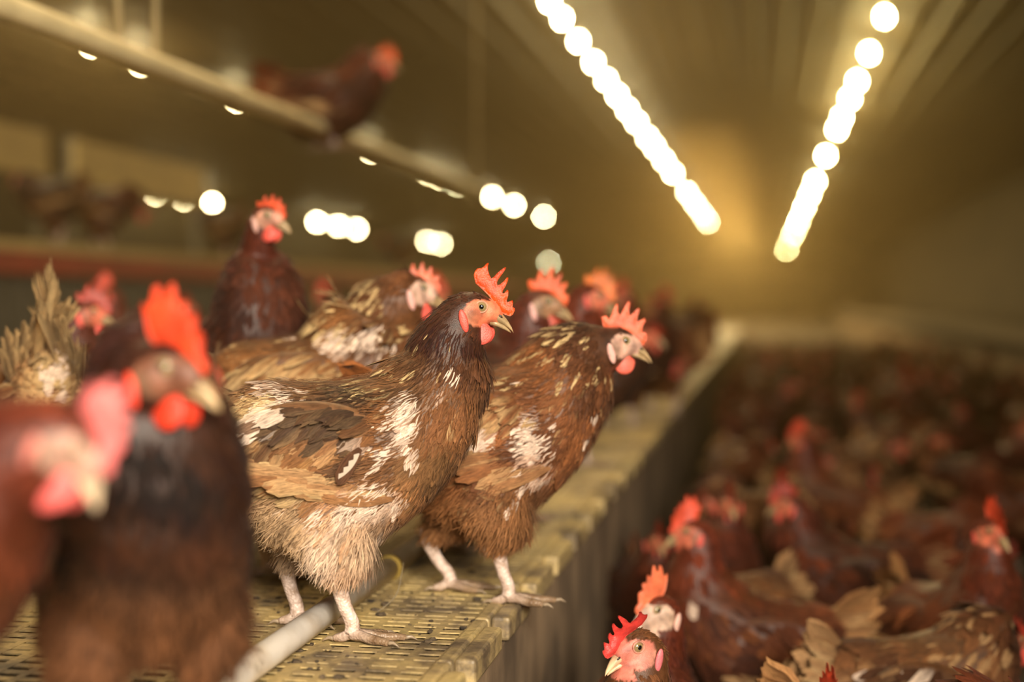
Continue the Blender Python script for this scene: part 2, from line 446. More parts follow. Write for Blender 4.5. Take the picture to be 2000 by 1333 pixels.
def build_hen(name, pal='patchy', head=(.166, .3606, 0), head_yaw=0, head_pitch=0, head_roll=0, body_pitch=0, body_dz=0, tail_pitch=20, tail_len=.10,
              comb='main', comb_col=(.80, .080, .010), comb_kw=None, face_col=(.62, .16, .09), lobe_col=None, wattle_col=(.80, .11, .08), feathers_n=1.0,
              lod=0, seed=1, legs=((.018, -.042, 0, 0), (-.045, .045, 0, 0)), patches=(), merged=False, neck_fat=1.0, leg_col=(.74, .58, .50), toe_col=None,
              fluff=1.0, legs_on=True, head_s=1.0, beak_col=(.34, .235, .12), wing_droop=0.0, wattle_s=1.0, mark=None):
    rs = np.random.RandomState(seed)
    pl = PALS[pal]
    hx, hz, hy = head
    # ---- body frame: pitch about (0, .18)
    Bm = Matrix.Translation((0, 0, .18+body_dz)) @ Matrix.Rotation(-math.radians(body_pitch), 4, 'Y') @ Matrix.Translation((0, 0, -.18))
    Hm = Matrix.Translation((hx, hy, hz)) @ Matrix.Rotation(math.radians(head_yaw), 4, 'Z') @ Matrix.Rotation(-math.radians(head_pitch), 4, 'Y') @ Matrix.Rotation(math.radians(head_roll), 4, 'X') @ Matrix.Scale(head_s, 4)
    core = MD()
    R = []
    for x, t, b, hw in TORSO:
        c = (t+b)/2; h = (t-b)/2
        ring = []
        for i in range(20):
            a = 2*math.pi*i/20
            ca, sn = math.cos(a), math.sin(a)
            yy = math.copysign(abs(ca)**.9, ca)*hw
            # widest a little under the middle of the side
            ring.append((x, yy*(1+.10*(-sn)), c+h*math.copysign(abs(sn)**.92, sn)))
        R.append(np.array(ring))
    V, F = rings(R); t_ = MD().add(V, F, (0, 0, 0)); t_.xform(Bm); core.join(t_)
    # neck
    nb = Bm @ Vector((.082, 0, .236)); n1 = Bm @ Vector((.122, 0, .272))
    hb = Hm @ Vector((-.014, 0, -.006))
    n1 = n1.lerp(hb, .12)
    mid = (n1+hb)/2 + Vector((.000, 0, .0))
    mid = mid + Vector((-.004, 0, .002)) if hx > .12 else mid
    npts, nrad = smooth_path([nb, n1, mid, hb, Hm @ Vector((0, 0, 0))], [r*neck_fat for r in (.062, .056, .0415, .0265, .020)], 4)
    V, F = tube(npts, [r*.86 for r in nrad], 16, nrad); core.add(V, F, (0, 0, 0))
    # skull
    for c, r in (((-.004, 0, 0), (.024, .0155, .0195)), ((.010, 0, -.003), (.018, .0125, .0150)), ((.020, 0, -.008), (.010, .0080, .0100)), ((-.012, 0, -.012), (.014, .013, .012))):
        V, F, _ = ellipsoid(c, r, (0, 0, 0)); core.join(MD().add(V, F, (0, 0, 0)).xform(Hm))
    # thighs
    hocks = []
    for k, (fx, fy, fz, bendk) in enumerate(legs):
        sgn = 1 if fy > 0 else -1
        hip = Bm @ Vector((-.005, sgn*.045, .150)); 
        hock = Vector((fx-.012-bendk*.5, fy+sgn*.002, .066+fz)); hocks.append(hock)
        kn = hip.lerp(hock, .5) + Vector((.016, sgn*.006, .0))
        pts, rr = smooth_path([hip, kn, hip.lerp(hock, .85)+Vector((.004,0,0)), hock], (.046, .034, .018, .008), 3)
        V, F = tube(pts, [r*.85 for r in rr], 12, rr); core.add(V, F, (0, 0, 0))
    # union + smooth
    me0 = core.mesh('tmp'); ob = bpy.data.objects.new('tmp', me0); COL.objects.link(ob)
    md_ = ob.modifiers.new('r', 'REMESH'); md_.mode = 'VOXEL'; md_.voxel_size = (.0036, .007, .010)[lod]
    sm = ob.modifiers.new('s', 'SMOOTH'); sm.factor = .5; sm.iterations = (8, 4, 2)[lod]
    dg = bpy.context.evaluated_depsgraph_get(); ev = ob.evaluated_get(dg); me1 = ev.to_mesh()
    nV = len(me1.vertices); V = np.empty(nV*3); me1.vertices.foreach_get('co', V); V = V.reshape(-1, 3)
    polys = [tuple(p.vertices) for p in me1.polygons]
    me1.calc_loop_triangles(); T = np.empty(len(me1.loop_triangles)*3, dtype=np.int32)
    me1.loop_triangles.foreach_get('vertices', T); T = T.reshape(-1, 3)
    ev.to_mesh_clear(); bpy.data.objects.remove(ob); bpy.data.meshes.remove(me0)
    Hi = np.array(Hm.inverted()); Bi = np.array(Bm.inverted())
    def toH(p): return p @ Hi[:3, :3].T + Hi[:3, 3]
    def toB(p): return p @ Bi[:3, :3].T + Bi[:3, 3]
    NP = np.array([list(p) for p in npts]); ND = np.gradient(NP, axis=0); ND /= np.linalg.norm(ND, axis=1, keepdims=True)
    def headness(p): return np.clip(1-(np.linalg.norm(toH(p)+np.array([.004, 0, 0]), axis=1)-.020)/.022, 0, 1)
    def neckinfo(p):
        d = np.linalg.norm(p[:, None]-NP[None], axis=2)-np.array(nrad)[None]
        k = d.argmin(1)
        return d.min(1), k
    def facemask(p):
        h = toH(p)
        return (((h[:, 0]-.007)/.0225)**2+((h[:, 2]+.0035)/.0165)**2 < 1) & (h[:, 2] < .0115-.15*h[:, 0]) | ((h[:, 0] > .014) & (h[:, 0] < .06) & (np.abs(h[:, 2]) < .03)& (np.abs(h[:, 1]) < .03))
    def lobemask(p):
        h = toH(p)
        return (((h[:, 0]+.0155)/.009)**2+((h[:, 2]+.0125)/.014)**2 < 1) & (np.abs(h[:, 1]) > .006)
    fm = facemask(V)
    base_dark = pl['torso']*.55
    Cc = np.tile(base_dark, (nV, 1))
    dV, kV = neckinfo(V)
    nkV = np.maximum(np.clip(1-dV/.02, 0, 1)*np.clip((kV-2)/4, 0, 1), headness(V))[:, None]
    Cc = Cc*(1-nkV)+pl['neck']*.9*nkV
    h_ = toH(V)
    fc = np.array(face_col)*(1+.30*fnoise(V, 160, seed)[:, None])
    # the skin round the ear is greyer, round the eye redder
    ear = np.clip((-h_[:, 0]+.002)/.014, 0, 1)*np.clip((.004-h_[:, 2])/.01, 0, 1)
    fc = fc*(1-ear[:, None]*.6)+np.array((.26, .17, .10))*(ear[:, None]*.6)
    Cc[fm] = fc[fm]
    body = MD(); body.add(V, polys, Cc, SK)
    # ---- plumage sampling
    dens_l = (1, .40, .20)[lod]*feathers_n; size_l = (1, 1.5, 2.2)[lod]
    def wt(c):
        hd = headness(c); d, k = neckinfo(c)
        nk = np.clip(1-d/.015, 0, 1)*np.clip((k-3)/5, 0, 1)
        return 1+nk*3.5+hd*16
    n = int(5200*dens_l)
    p, nn = sample_mesh(V, T, n, rs, wt)
    keep = ~facemask(p) & ~lobemask(p); p = p[keep]; nn = nn[keep]; n = len(p)
    b_ = toB(p); hd = headness(p); dn, kn_ = neckinfo(p)
    nk = np.clip(1-dn/.02, 0, 1)*np.clip((kn_-2)/4, 0, 1)
    nk = np.maximum(nk, hd)
    # flow
    low = np.clip((.19-b_[:, 2])/.08, 0, 1); chest = np.clip((b_[:, 0]-.06)/.06, 0, 1)
    D = np.zeros((n, 3)); D[:, 0] = -1+.45*low+.45*chest; D[:, 2] = -.18-1.0*low-.8*chest
    D += rs.randn(n, 3)*(.12+.15*low[:, None])
    dneck = -ND[kn_]+np.array([-.15, 0, -.15]); dhead = np.array(Hm.to_3x3() @ Vector((-1, 0, -.35)))
    D = D*(1-nk[:, None])+dneck*nk[:, None]
    D = D*(1-hd[:, None])+dhead*hd[:, None]
    L = (.030*(1-nk)+.020*nk); L = L*(1-hd)+.0095*hd
    W = (.0165*(1-nk)+.0065*nk); W = W*(1-hd)+.0038*hd
    fl = np.clip((.155-b_[:, 2])/.05, 0, 1)*np.clip((.09-b_[:, 0])/.05, 0, 1)*fluff
    hockf = np.clip((p[:, 2]-.045)/.06, .35, 1)
    L = L*(1-.12*fl)*hockf*(1+.2*rs.randn(n).clip(-1.5, 1.5)*.7)*size_l; W = W*(1+.1*rs.randn(n))*size_l*(1-.1*fl)
    # colour
    n1_ = fnoise(b_, 38, seed); n2_ = fnoise(b_, 95, seed+3); rnd = rs.rand(n)
    mixt = np.clip(.5+.9*n1_+.22*(rnd-.5), 0, 1)[:, None]
    ct = pl['torso']*(1-mixt)+pl['torso2']*mixt
    cf = pl['fluff']*(.75+.35*n2_[:, None])
    col = ct*(1-.75*fl[:, None])+cf*.75*fl[:, None]
    cn = pl['neck']*(1+.35*n2_[:, None]+.5*(rnd[:, None]-.5))
    col = col*(1-nk[:, None])+cn*nk[:, None]
    # rump paler toward the tail
    rump = np.clip((-.07-b_[:, 0])/.04, 0, 1)[:, None]*(1-fl[:, None])
    col = col*(1-.6*rump)+pl['tail']*.6*rump
    edge_on = (rs.rand(n) < pl['edge_amt'])[:, None]
    edge = np.where(edge_on, col*.6+pl['edge']*.4, col*1.2)
    # cream-streaked lower hackle
    hk = np.clip(1-np.abs(kn_-5.5)/4, 0, 1)*(nk > .15)*(hd < .1)*np.clip((.17-b_[:, 0])/.05, 0, 1)
    on = (rs.rand(n) < pl['neck_amt']*hk*pl.get('hk', 1.2))[:, None]
    tip = np.where(on, pl['neck_edge'], col*(1.05+.35*(rnd[:, None]-.4)))
    edge = np.where((nk > .3)[:, None], np.where(on, cn, col*1.1), edge)
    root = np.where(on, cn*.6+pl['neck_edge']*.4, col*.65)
    drape = np.exp(-(((b_[:, 0]-.050)/.050)**2+((b_[:, 2]-.292)/.030)**2))*(hd < .1)
    dr = rs.rand(n) < drape*pl['neck_amt']*1.5
    edge = np.where(dr[:, None], cn*.9, edge); tip = np.where(dr[:, None], pl['neck_edge']*(.75+.4*rnd[:, None]), tip); root = np.where(dr[:, None], pl['neck_edge']*.55+cn*.3, root)
    W = np.where(drape > .35, W*.6, W); L = np.where(drape > .35, L*1.1, L)
    D[:, 2] -= .45*drape
    wz = (n1_*.6+n2_*.6+rs.randn(n)*.18) > (1.15-pl['white']*1.3)
    wz &= hd < .1
    wz &= (nk < .6)
    def paint(mask, c, amt=1.0):
        nonlocal tip, edge, root
        m = (mask*amt)[:, None]
        tip = tip*(1-m)+c*m; edge = edge*(1-m)+c*m; root = root*(1-m*.85)+c*.9*m*.85
    paint(wz.astype(float), WHITE, .75)
    for (x, z, r1, r2, c, amt) in patches:
        d2 = ((b_[:, 0]-x)/r1)**2+((b_[:, 2]-z)/r2)**2+.45*n2_+.25*rs.randn(n)
        paint(np.clip((1.35-d2)/.9, 0, 1)*(hd < .2), c, amt)
    ff = (fl > .45)
    a = ~ff
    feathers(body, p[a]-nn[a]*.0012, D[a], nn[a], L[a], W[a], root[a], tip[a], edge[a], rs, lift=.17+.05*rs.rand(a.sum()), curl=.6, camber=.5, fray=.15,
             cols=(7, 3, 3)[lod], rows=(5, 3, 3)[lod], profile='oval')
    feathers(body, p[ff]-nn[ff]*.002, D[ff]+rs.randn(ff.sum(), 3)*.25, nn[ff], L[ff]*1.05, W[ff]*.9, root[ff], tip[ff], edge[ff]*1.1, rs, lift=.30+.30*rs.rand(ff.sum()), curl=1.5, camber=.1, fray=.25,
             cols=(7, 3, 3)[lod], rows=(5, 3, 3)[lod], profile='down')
    if lod == 0:
        # wisps of down: thin strands over belly, thighs and rump, a few elsewhere
        m = int(16000*feathers_n)
        def wt2(c):
            b = toB(c)
            f = np.clip((.165-b[:, 2])/.05, 0, 1)*np.clip((.10-b[:, 0])/.05, 0, 1)
            return (.45+f)*(headness(c) < .05)
        p2, n2v = sample_mesh(V, T, m, rs, wt2)
        bb = toB(p2); nz2 = fnoise(bb, 95, seed+3); nz1 = fnoise(bb, 38, seed)
        ff2 = np.clip((.165-bb[:, 2])/.05, 0, 1)*np.clip((.10-bb[:, 0])/.05, 0, 1)
        low2 = np.clip((.19-bb[:, 2])/.08, 0, 1); ch2 = np.clip((bb[:, 0]-.06)/.06, 0, 1)
        D2 = np.zeros((m, 3)); D2[:, 0] = -1+.45*low2+.45*ch2; D2[:, 2] = -.25-.9*low2-.8*ch2; D2 += rs.randn(m, 3)*.22
        dn2, k2 = neckinfo(p2); nk2 = (np.clip(1-dn2/.02, 0, 1)*np.clip((k2-2)/4, 0, 1))[:, None]
        D2 = D2*(1-nk2)+(-ND[k2]+np.array([-.15, 0, -.15])+rs.randn(m, 3)*.1)*nk2
        mx2 = np.clip(.5+.8*nz1, 0, 1)[:, None]
        c2 = (pl['torso']*(1-mx2)+pl['torso2']*mx2)*1.2*(1-ff2[:, None]) + pl['fluff']*ff2[:, None]
        c2 = c2*(1-nk2)+pl['neck']*1.05*nk2
        c2 = c2*(1+.35*nz2[:, None]+.3*rs.randn(m)[:, None]*.5)
        c2 = np.where((((nz1*.6+nz2*.6) > 1.15-pl['white']*1.3))[:, None], WHITE, c2)
        for (x, z, r1, r2, c, amt) in patches:
            d2 = ((bb[:, 0]-x)/r1)**2+((bb[:, 2]-z)/r2)**2+.45*nz2
            km = (np.clip((1.3-d2)/.8, 0, 1)*amt)[:, None]; c2 = c2*(1-km)+c*km
        c2 = np.clip(c2, .01, .95)
        Ls = (.013+.013*ff2)*(.6+.7*rs.rand(m))*np.clip((p2[:, 2]-.045)/.05, .35, 1)
        feathers(body, p2+n2v*.002, D2, n2v, Ls, np.full(m, .0012), c2*.8, c2, c2, rs, lift=.22+.5*ff2*rs.rand(m)+.25*rs.rand(m), curl=.8, camber=0, fray=0, cols=2, rows=5, profile='taper')
    # ---- wings
    wings = []
    for sgn in (-1, 1):
        wg = MD()
        Mw = Bm @ Matrix.Translation((.008, sgn*.0625, .210)) @ Matrix.Rotation(math.radians(-12+wing_droop), 4, 'Y').inverted() @ Matrix.Rotation(sgn*math.radians(-5), 4, 'Z')
        c0 = pl['torso']*.5
        Vw, Fw, _ = ellipsoid((0, 0, 0), (.094, .0190, .052), (0, 0, 0), 18, 12)
        wg.add(Vw, Fw, c0, SK)
        m = int(420*dens_l) if lod == 0 else int(900*dens_l*.35)
        ang = rs.rand(m)*2*math.pi; rr = np.sqrt(rs.rand(m))*.97
        X = rr*np.cos(ang); Z = rr*np.sin(ang); Y = np.sqrt(np.clip(1-X*X-Z*Z, 0, 1))
        pw = np.stack([X*.094, sgn*Y*.0190, Z*.052], 1)
        nw = np.stack([X/.094, sgn*Y/.0190, Z/.052], 1); nw /= np.linalg.norm(nw, axis=1, keepdims=True)
        Dw = np.zeros((m, 3)); Dw[:, 0] = -.8; Dw[:, 2] = -.62-.25*Z; Dw += rs.randn(m, 3)*.16
        gb = pw+np.array([.008, sgn*.0625, .210])
        a1 = fnoise(gb, 38, seed); a2 = fnoise(gb, 95, seed+3); rn = rs.rand(m)
        mx = np.clip(.5+.9*a1+.4*(rn-.5), 0, 1)[:, None]
        cw = pl['torso']*(1-mx)+pl['torso2']*mx
        tp = np.where((rn < pl['edge_amt']*.8)[:, None], cw*.6+pl['edge']*.4, cw*1.1); ed = np.where((rs.rand(m) < pl['edge_amt']*1.2)[:, None], cw*.3+pl['edge']*.7, cw*.95)
        wz = (a1*.6+a2*.6+rs.randn(m)*.2) > (1.2-pl['white']*1.4)
        tp = np.where(wz[:, None], WHITE, tp); ed = np.where(wz[:, None], WHITE*.9, ed)
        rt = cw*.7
        for (x, z, r1, r2, c, amt) in patches:
            d2 = ((gb[:, 0]-x)/r1)**2+((gb[:, 2]-z)/r2)**2+.35*a2+.2*rs.randn(m)
            mk = (np.clip((1.4-d2)/.9, 0, 1)*amt)[:, None]
            tp = tp*(1-mk)+c*mk; ed = ed*(1-mk)+c*mk; rt = rt*(1-mk)+c*mk
        frontness = np.clip(X*.5+.5, 0, 1)
        Lw = (.056-.026*frontness)*(.75+.5*rs.rand(m)); Ww = (.017-.004*frontness)*(.8+.4*rs.rand(m))
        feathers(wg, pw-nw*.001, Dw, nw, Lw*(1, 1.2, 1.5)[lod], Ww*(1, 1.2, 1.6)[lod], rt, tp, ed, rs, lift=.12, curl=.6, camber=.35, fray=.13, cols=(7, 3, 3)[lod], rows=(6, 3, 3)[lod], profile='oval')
        # flight feathers along the lower edge
        m = (16, 8, 5)[lod]; t = np.linspace(0, 1, m)
        pf = np.stack([.075-.125*t, np.full(m, sgn*.0205)-sgn*.004*t+sgn*rs.rand(m)*.002, -.034+.012*np.sin(t*3)-.004*t], 1)
        Df = np.stack([-np.ones(m), np.full(m, -sgn*.06), -.12-.14*(1-t)+.05*rs.randn(m)], 1)
        nf = np.tile(np.array([0, sgn, .12]), (m, 1)); nf /= np.linalg.norm(nf, axis=1, keepdims=True)
        kf = rs.rand(m)[:, None]
        cfl = (pl['torso']*.9*(1-kf)+TAN*.95*kf)
        feathers(wg, pf, Df, nf, .075+.022*rs.rand(m), np.full(m, .019), cfl*.8, cfl, CREAM*.6*kf+cfl*(1-kf), rs, lift=.02, curl=.1, camber=.25, fray=.04, cols=5, rows=(8, 5, 3)[lod], profile='long')
        wg.xform(Mw); wings.append(wg)
        if mark and sgn < 0:
            # one dark feather with a white saw-edged half
            WV = np.concatenate(wg.V); mx_, mz_ = mark
            near = np.hypot(WV[:, 0]-mx_+.012, WV[:, 2]-mz_+.016) < .022
            ys = WV[near, 1].min()-.0012
            d_ = np.array([[-.62, 0, -.78]]); nn_ = np.array([[0., -1., .10]]); nn_ /= np.linalg.norm(nn_)
            dk = np.array([srgb(78, 50, 32)]); wh = np.array([srgb(196, 178, 160)])
            feathers(wg, np.array([[mx_, ys+.003, mz_]]), d_, nn_, np.array([.044]), np.array([.017]), dk, dk, dk*1.4, rs, lift=.03, curl=0, camber=.2, fray=.03, cols=7, rows=7, profile='oval')
            zz = []
            for i_ in range(9):
                t_ = .10+.78*i_/8
                zz.append(t_)
            o_ = np.array([mx_, ys+.0015, mz_]); dd = d_[0]; ss = np.cross(nn_[0], dd)
            side_ = 1 if ss[0] > 0 else -1
            ss = ss*side_
            Vz = []; 
            for i_, t_ in enumerate(zz):
                wz_ = .0060*math.sin(math.pi*(t_*.9+.08))
                Vz.append(o_+dd*(.044*t_)+ss*wz_-np.array([0, .0022, 0]))
                Vz.append(o_+dd*(.044*t_)+ss*(-.0012 if i_ % 2 else .0018)-np.array([0, .0030, 0]))
            Fz = [(2*i_, 2*i_+2, 2*i_+3, 2*i_+1) for i_ in range(8)]
            wg.add(np.array(Vz), Fz, wh[0], F_)
    # ---- tail: two-sided fan
    tl = MD()
    root_p = Vector((-.088, 0, .246))
    for sgn in (-1, 1):
        m = (9, 6, 4)[lod]; t = np.linspace(0, 1, m)
        el = np.radians(tail_pitch+26-46*t+rs.randn(m)*2)
        yw = sgn*(.06+.38*t)
        Dt = np.stack([-np.cos(el)*np.cos(yw), np.sin(yw)*np.cos(el), np.sin(el)], 1)
        pt = np.array(root_p)+np.stack([np.zeros(m)+.01*t, sgn*(.004+.014*t), .008-.030*t], 1)
        nt_ = np.stack([np.sin(el)*.2, np.full(m, sgn*1.), np.cos(el)*.55], 1); nt_ /= np.linalg.norm(nt_, axis=1, keepdims=True)
        kf = rs.rand(m)[:, None]
        ctl = pl['tail']*(.75+.4*kf)
        feathers(tl, pt, Dt, nt_, tail_len*(.85+.2*rs.rand(m)), np.full(m, .030)*(1, 1.2, 1.5)[lod], ctl*.7, ctl, ctl*.6+pl['torso']*.4, rs, lift=.02, curl=.22, camber=.3, fray=.06, cols=5, rows=(8, 4, 4)[lod], profile='long')
        # coverts over the root
        m = (42, 14, 6)[lod]
        t = rs.rand(m); el = np.radians(tail_pitch+24-60*t); yw = sgn*(.15+.5*t)
        Dt = np.stack([-np.cos(el)*np.cos(yw), np.sin(yw)*np.cos(el), np.sin(el)], 1)
        sft = rs.rand(m)*.035
        pt = np.array(root_p)+Dt*sft[:, None]+np.stack([np.full(m, .012), sgn*(.008+.022*t), .012-.050*t], 1)
        nt_ = np.stack([np.sin(el)*.3, np.full(m, sgn*1.), .9-.9*t], 1); nt_ /= np.linalg.norm(nt_, axis=1, keepdims=True)
        kf = rs.rand(m)[:, None]
        cc = pl['tail']*(.55+.45*kf)*.75+pl['torso']*.25
        feathers(tl, pt, Dt, nt_, .045+.02*rs.rand(m), np.full(m, .021)*(1, 1.4, 1.8)[lod], cc*.7, cc, CREAM*.5+cc*.5, rs, lift=.1, curl=.35, camber=.4, fray=.12, cols=5, rows=(5, 3, 3)[lod], profile='oval')
    tl.xform(Bm)
    # ---- head fittings
    outl = {'main': COMB_MAIN, 'five': COMB_FIVE, 'low': COMB_LOW, 'tall': COMB_TALL}[comb]
    cmb = comb_md(outl, comb_col, refine=(3, 1, 0)[lod], **(comb_kw or dict(bend=.0012)))
    cmb.xform(Hm)
    beak = MD()
    # upper mandible: hooked loft
    st = [(.0165, -.0065, .0082, .0095), (.023, -.0085, .0072, .0088), (.029, -.0125, .0056, .0068), (.0345, -.0175, .0036, .0046), (.0385, -.0225, .0017, .0026), (.0400, -.0258, .0005, .0008)]
    R = []
    for x, z, a, b in st:
        R.append(np.array([(x-.25*b*math.sin(2*math.pi*i/12)*.4, a*math.cos(2*math.pi*i/12), z+b*math.sin(2*math.pi*i/12)*(1 if math.sin(2*math.pi*i/12) > 0 else .8)) for i in range(12)]))
    V_, F__ = rings(R); bc = np.array(beak_col); cc = np.tile(bc, (len(V_), 1))*(1+.9*np.clip((V_[:, :1]-.026)/.014, 0, 1)); beak.add(V_, F__, cc, BK)
    st = [(.0140, -.0140, .0068, .0042), (.022, -.0162, .0056, .0038), (.029, -.0194, .0040, .0032), (.0345, -.0232, .0020, .0018), (.0372, -.0256, .0008, .0008)]
    R = [np.array([(x, a*math.cos(2*math.pi*i/10), z+b*math.sin(2*math.pi*i/10)) for i in range(10)]) for x, z, a, b in st]
    V_, F__ = rings(R); beak.add(V_, F__, np.tile(bc*1.15, (len(V_), 1)), BK)
    if lod == 0:
        for sgn in (-1, 1):
            V_, F__, _ = ellipsoid((.0255, sgn*.0062, -.0075), (.0030, .0008, .0012), 0, 10, 6, Matrix.Rotation(.6, 3, 'Y')); beak.add(V_, F__, (.03, .015, .01), BK)
    beak.xform(Hm)
    eyes = []; pupils = []; lids = []
    for sgn in (-1, 1):
        e = MD(); V_, F__, _ = ellipsoid((.0045, sgn*.0122, .0028), (.0060, .0036, .0060), 0, 16, 10); e.add(V_, F__, (.2, .15, .08), EY); e.xform(Hm); eyes.append(e)
        q = MD(); V_, F__, _ = ellipsoid((.0045, sgn*.0150, .0028), (.0028, .0012, .0028), 0, 14, 8); q.add(V_, F__, (0, 0, 0), PU); q.xform(Hm); pupils.append(q)
        l = MD()
        pts = [(.0045+.0066*math.cos(a), sgn*(.0133-.0009*math.cos(a)), .0028+.0062*math.sin(a)) for a in np.linspace(0, 2*math.pi, 17)]
        V_, F__ = tube(pts, [.0013]*17, 6, cap=False); l.add(V_, F__, np.array(face_col)*.55+np.array((.16, .13, .09)), SK); l.xform(Hm); lids.append(l)
    wat = []; lob = []
    vh = toH(V)
    def surf(x, z, sgn, r=.006):
        m_ = (np.hypot(vh[:, 0]-x, vh[:, 2]-z) < r) & (vh[:, 1]*sgn > 0)
        return float((vh[m_, 1]*sgn).max()) if m_.any() else .017
    for sgn in (-1, 1):
        q = MD()
        Mr = Matrix.Rotation(sgn*.22, 3, 'X')
        V_, F__, _ = ellipsoid((0, 0, 0), (.0130, .0026, .0140), 0, 18, 12)
        V_ = V_*np.array([1, 1, 1]); V_[:, 0] *= np.where(V_[:, 2] > 0, 1-.45*(V_[:, 2]/.0140)**2, 1)
        V_[:, 1] *= 1+.5*np.cos(V_[:, 0]*200)
        V_ = V_*wattle_s; V_[:, 2] -= (wattle_s-1)*.010
        V_ = V_ @ np.array(Mr).T + np.array([.0040+.003*(sgn > 0), sgn*.0068, -.0255])
        q.add(V_, F__, np.array(wattle_col)*(1+.15*fnoise(V_, 300)[:, None]), CB); q.xform(Hm); wat.append(q)
        q = MD()
        V_, F__, _ = ellipsoid((0, 0, 0), (.0047, .0024, .0130), 0, 14, 10, Matrix.Rotation(-.25, 3, 'Y'))
        V_ = V_+np.array([-.0150, sgn*(surf(-.015, -.0125, sgn)+.0008), -.0125])
        q.add(V_, F__, np.array(lobe_col if lobe_col is not None else wattle_col)*1.05, CB); q.xform(Hm); lob.append(q)
    # ---- legs
    lgs = []
    if legs_on:
        toe_c = np.array(toe_col if toe_col is not None else (.30, .20, .12))
        lc = np.array(leg_col)
        for (fx, fy, fz, bendk), hock in zip(legs, hocks):
            sgn = 1 if fy > 0 else -1
            sh = MD(); ft = MD()
            ankle = Vector((fx, fy, .010+fz))
            top = hock+Vector((-.001, 0, .014))
            pts, rr = smooth_path([top, hock, hock.lerp(ankle, .45), ankle+Vector((0, 0, .012)), ankle], (.0092, .0096, .0078, .0080, .0088), 3)
            V_, F__ = tube(pts, [r*.82 for r in rr], (14, 8, 6)[lod], rr); sh.add(V_, F__, lc, LG)
            for ta, tlen in ((-28, .046), (4, .058), (36, .044), (172, .020)):
                a = math.radians(ta*-sgn); d = Vector((math.cos(a), math.sin(a), 0))
                sidev = Vector((-d.y, d.x, 0))
                j = [ankle, ankle+d*tlen*.28+Vector((0, 0, -.0015)), ankle+d*tlen*.55+Vector((0, 0, -.004)), ankle+d*tlen*.8+Vector((0, 0, -.0045)), ankle+d*tlen+Vector((0, 0, -.0058))]
                pts, rr = smooth_path(j, (.0070, .0056, .0056, .0046, .0034), (3, 2, 1)[lod])
                V_, F__ = tube(pts, rr, (10, 6, 5)[lod]); 
                kk = np.clip(np.linalg.norm(V_-np.array(ankle), axis=1)/.03, 0, 1)[:, None]
                ft.add(V_, F__, lc*(1-kk)*.8+toe_c*(.2+.8*kk), LG)
                c0 = Vector(j[-1]); cp, cr = smooth_path([c0, c0+d*.006+Vector((0, 0, .001)), c0+d*.013+Vector((0, 0, -.003))], (.0028, .0020, .0004), 2)
                V_, F__ = tube(cp, cr, 6); ft.add(V_, F__, (.32, .24, .16), BK)
            lgs.append((sh, ft))
    # ---- make objects
    if merged:
        allm = MD(); allm.join(body)
        for q in wings+[tl, cmb, beak]+eyes+pupils+wat+lob: allm.join(q)
        for a_, b__ in lgs: allm.join(a_); allm.join(b__)
        return allm.mesh(name)
    for l in lids: body.join(l)
    root_e = bpy.data.objects.new(name, None); root_e.empty_display_size = .1; COL.objects.link(root_e)
    def part(nm, md, parent=root_e):
        o = bpy.data.objects.new(nm, md.mesh(nm)); COL.objects.link(o); o.parent = parent; return o
    part('body', body)
    for q in wings: part('wing', q)
    part('tail', tl); part('comb', cmb); part('beak', beak)
    for q, pu in zip(eyes, pupils): part('pupil', pu, part('eye', q))
    for q in wat: part('wattle', q)
    for q in lob: part('earlobe', q)
    for sh, ft in lgs: part('foot', ft, part('leg', sh))
    return root_e

def tag(o, label, cat, group=None, kind=None):
    if label: o['label'] = label
    if cat: o['category'] = cat
    if group: o['group'] = group
    if kind: o['kind'] = kind
    return o
def put(o, loc, rz, s=1.0):
    o.location = loc; o.rotation_euler = (0, 0, math.radians(rz)); o.scale = (s, s, s); return o
def simple(name, V, F, mat, smooth=False, parent=None):
    me = bpy.data.meshes.new(name); me.from_pydata([tuple(v) for v in V], [], [tuple(f) for f in F]); me.materials.append(mat)
    if smooth: me.polygons.foreach_set('use_smooth', [True]*len(me.polygons))
    o = bpy.data.objects.new(name, me); COL.objects.link(o)
    if parent: o.parent = parent
    return o
def box_vf(x0, x1, y0, y1, z0, z1):
    V = [(x0,y0,z0),(x1,y0,z0),(x1,y1,z0),(x0,y1,z0),(x0,y0,z1),(x1,y0,z1),(x1,y1,z1),(x0,y1,z1)]
    F = [(0,3,2,1),(4,5,6,7),(0,1,5,4),(1,2,6,5),(2,3,7,6),(3,0,4,7)]
    return V, F
def boxes(lst):
    V = []; F = []
    for b in lst:
        v, f = box_vf(*b); n = len(V); V += v; F += [tuple(i+n for i in q) for q in f]
    return V, F
def bevel(o, wd=.002, seg=2):
    m = o.modifiers.new('b', 'BEVEL'); m.width = wd; m.segments = seg; m.limit_method = 'ANGLE'; return o
def empty(name, loc=(0, 0, 0)):
    o = bpy.data.objects.new(name, None); COL.objects.link(o); o.location = loc; return o

# ------------------------------------------------------------------ setting
YE = 74.0
M_FLOOR = noise_mat('litter_floor', (.030, .020, .013), (.085, .058, .034), 14, .95, 8, .8)
M_WALL = noise_mat('barn_wall', (.032, .024, .014), (.060, .045, .026), 1.2, .8, 4, stretch=(1, .2, 1))
M_CEIL = noise_mat('ceiling_sheet', (.075, .060, .036), (.115, .092, .056), .9, .6, 4, stretch=(1, .15, 1))
o = simple('floor', *box_vf(-9, 7.5, -3, YE, -.1, 0), M_FLOOR); tag(o, 'dark litter covered barn floor beside the platform', 'floor', kind='structure')
def ceil_z(x): return 3.45-.125*abs(x+.5)
XL, XR = -9.0, 4.2
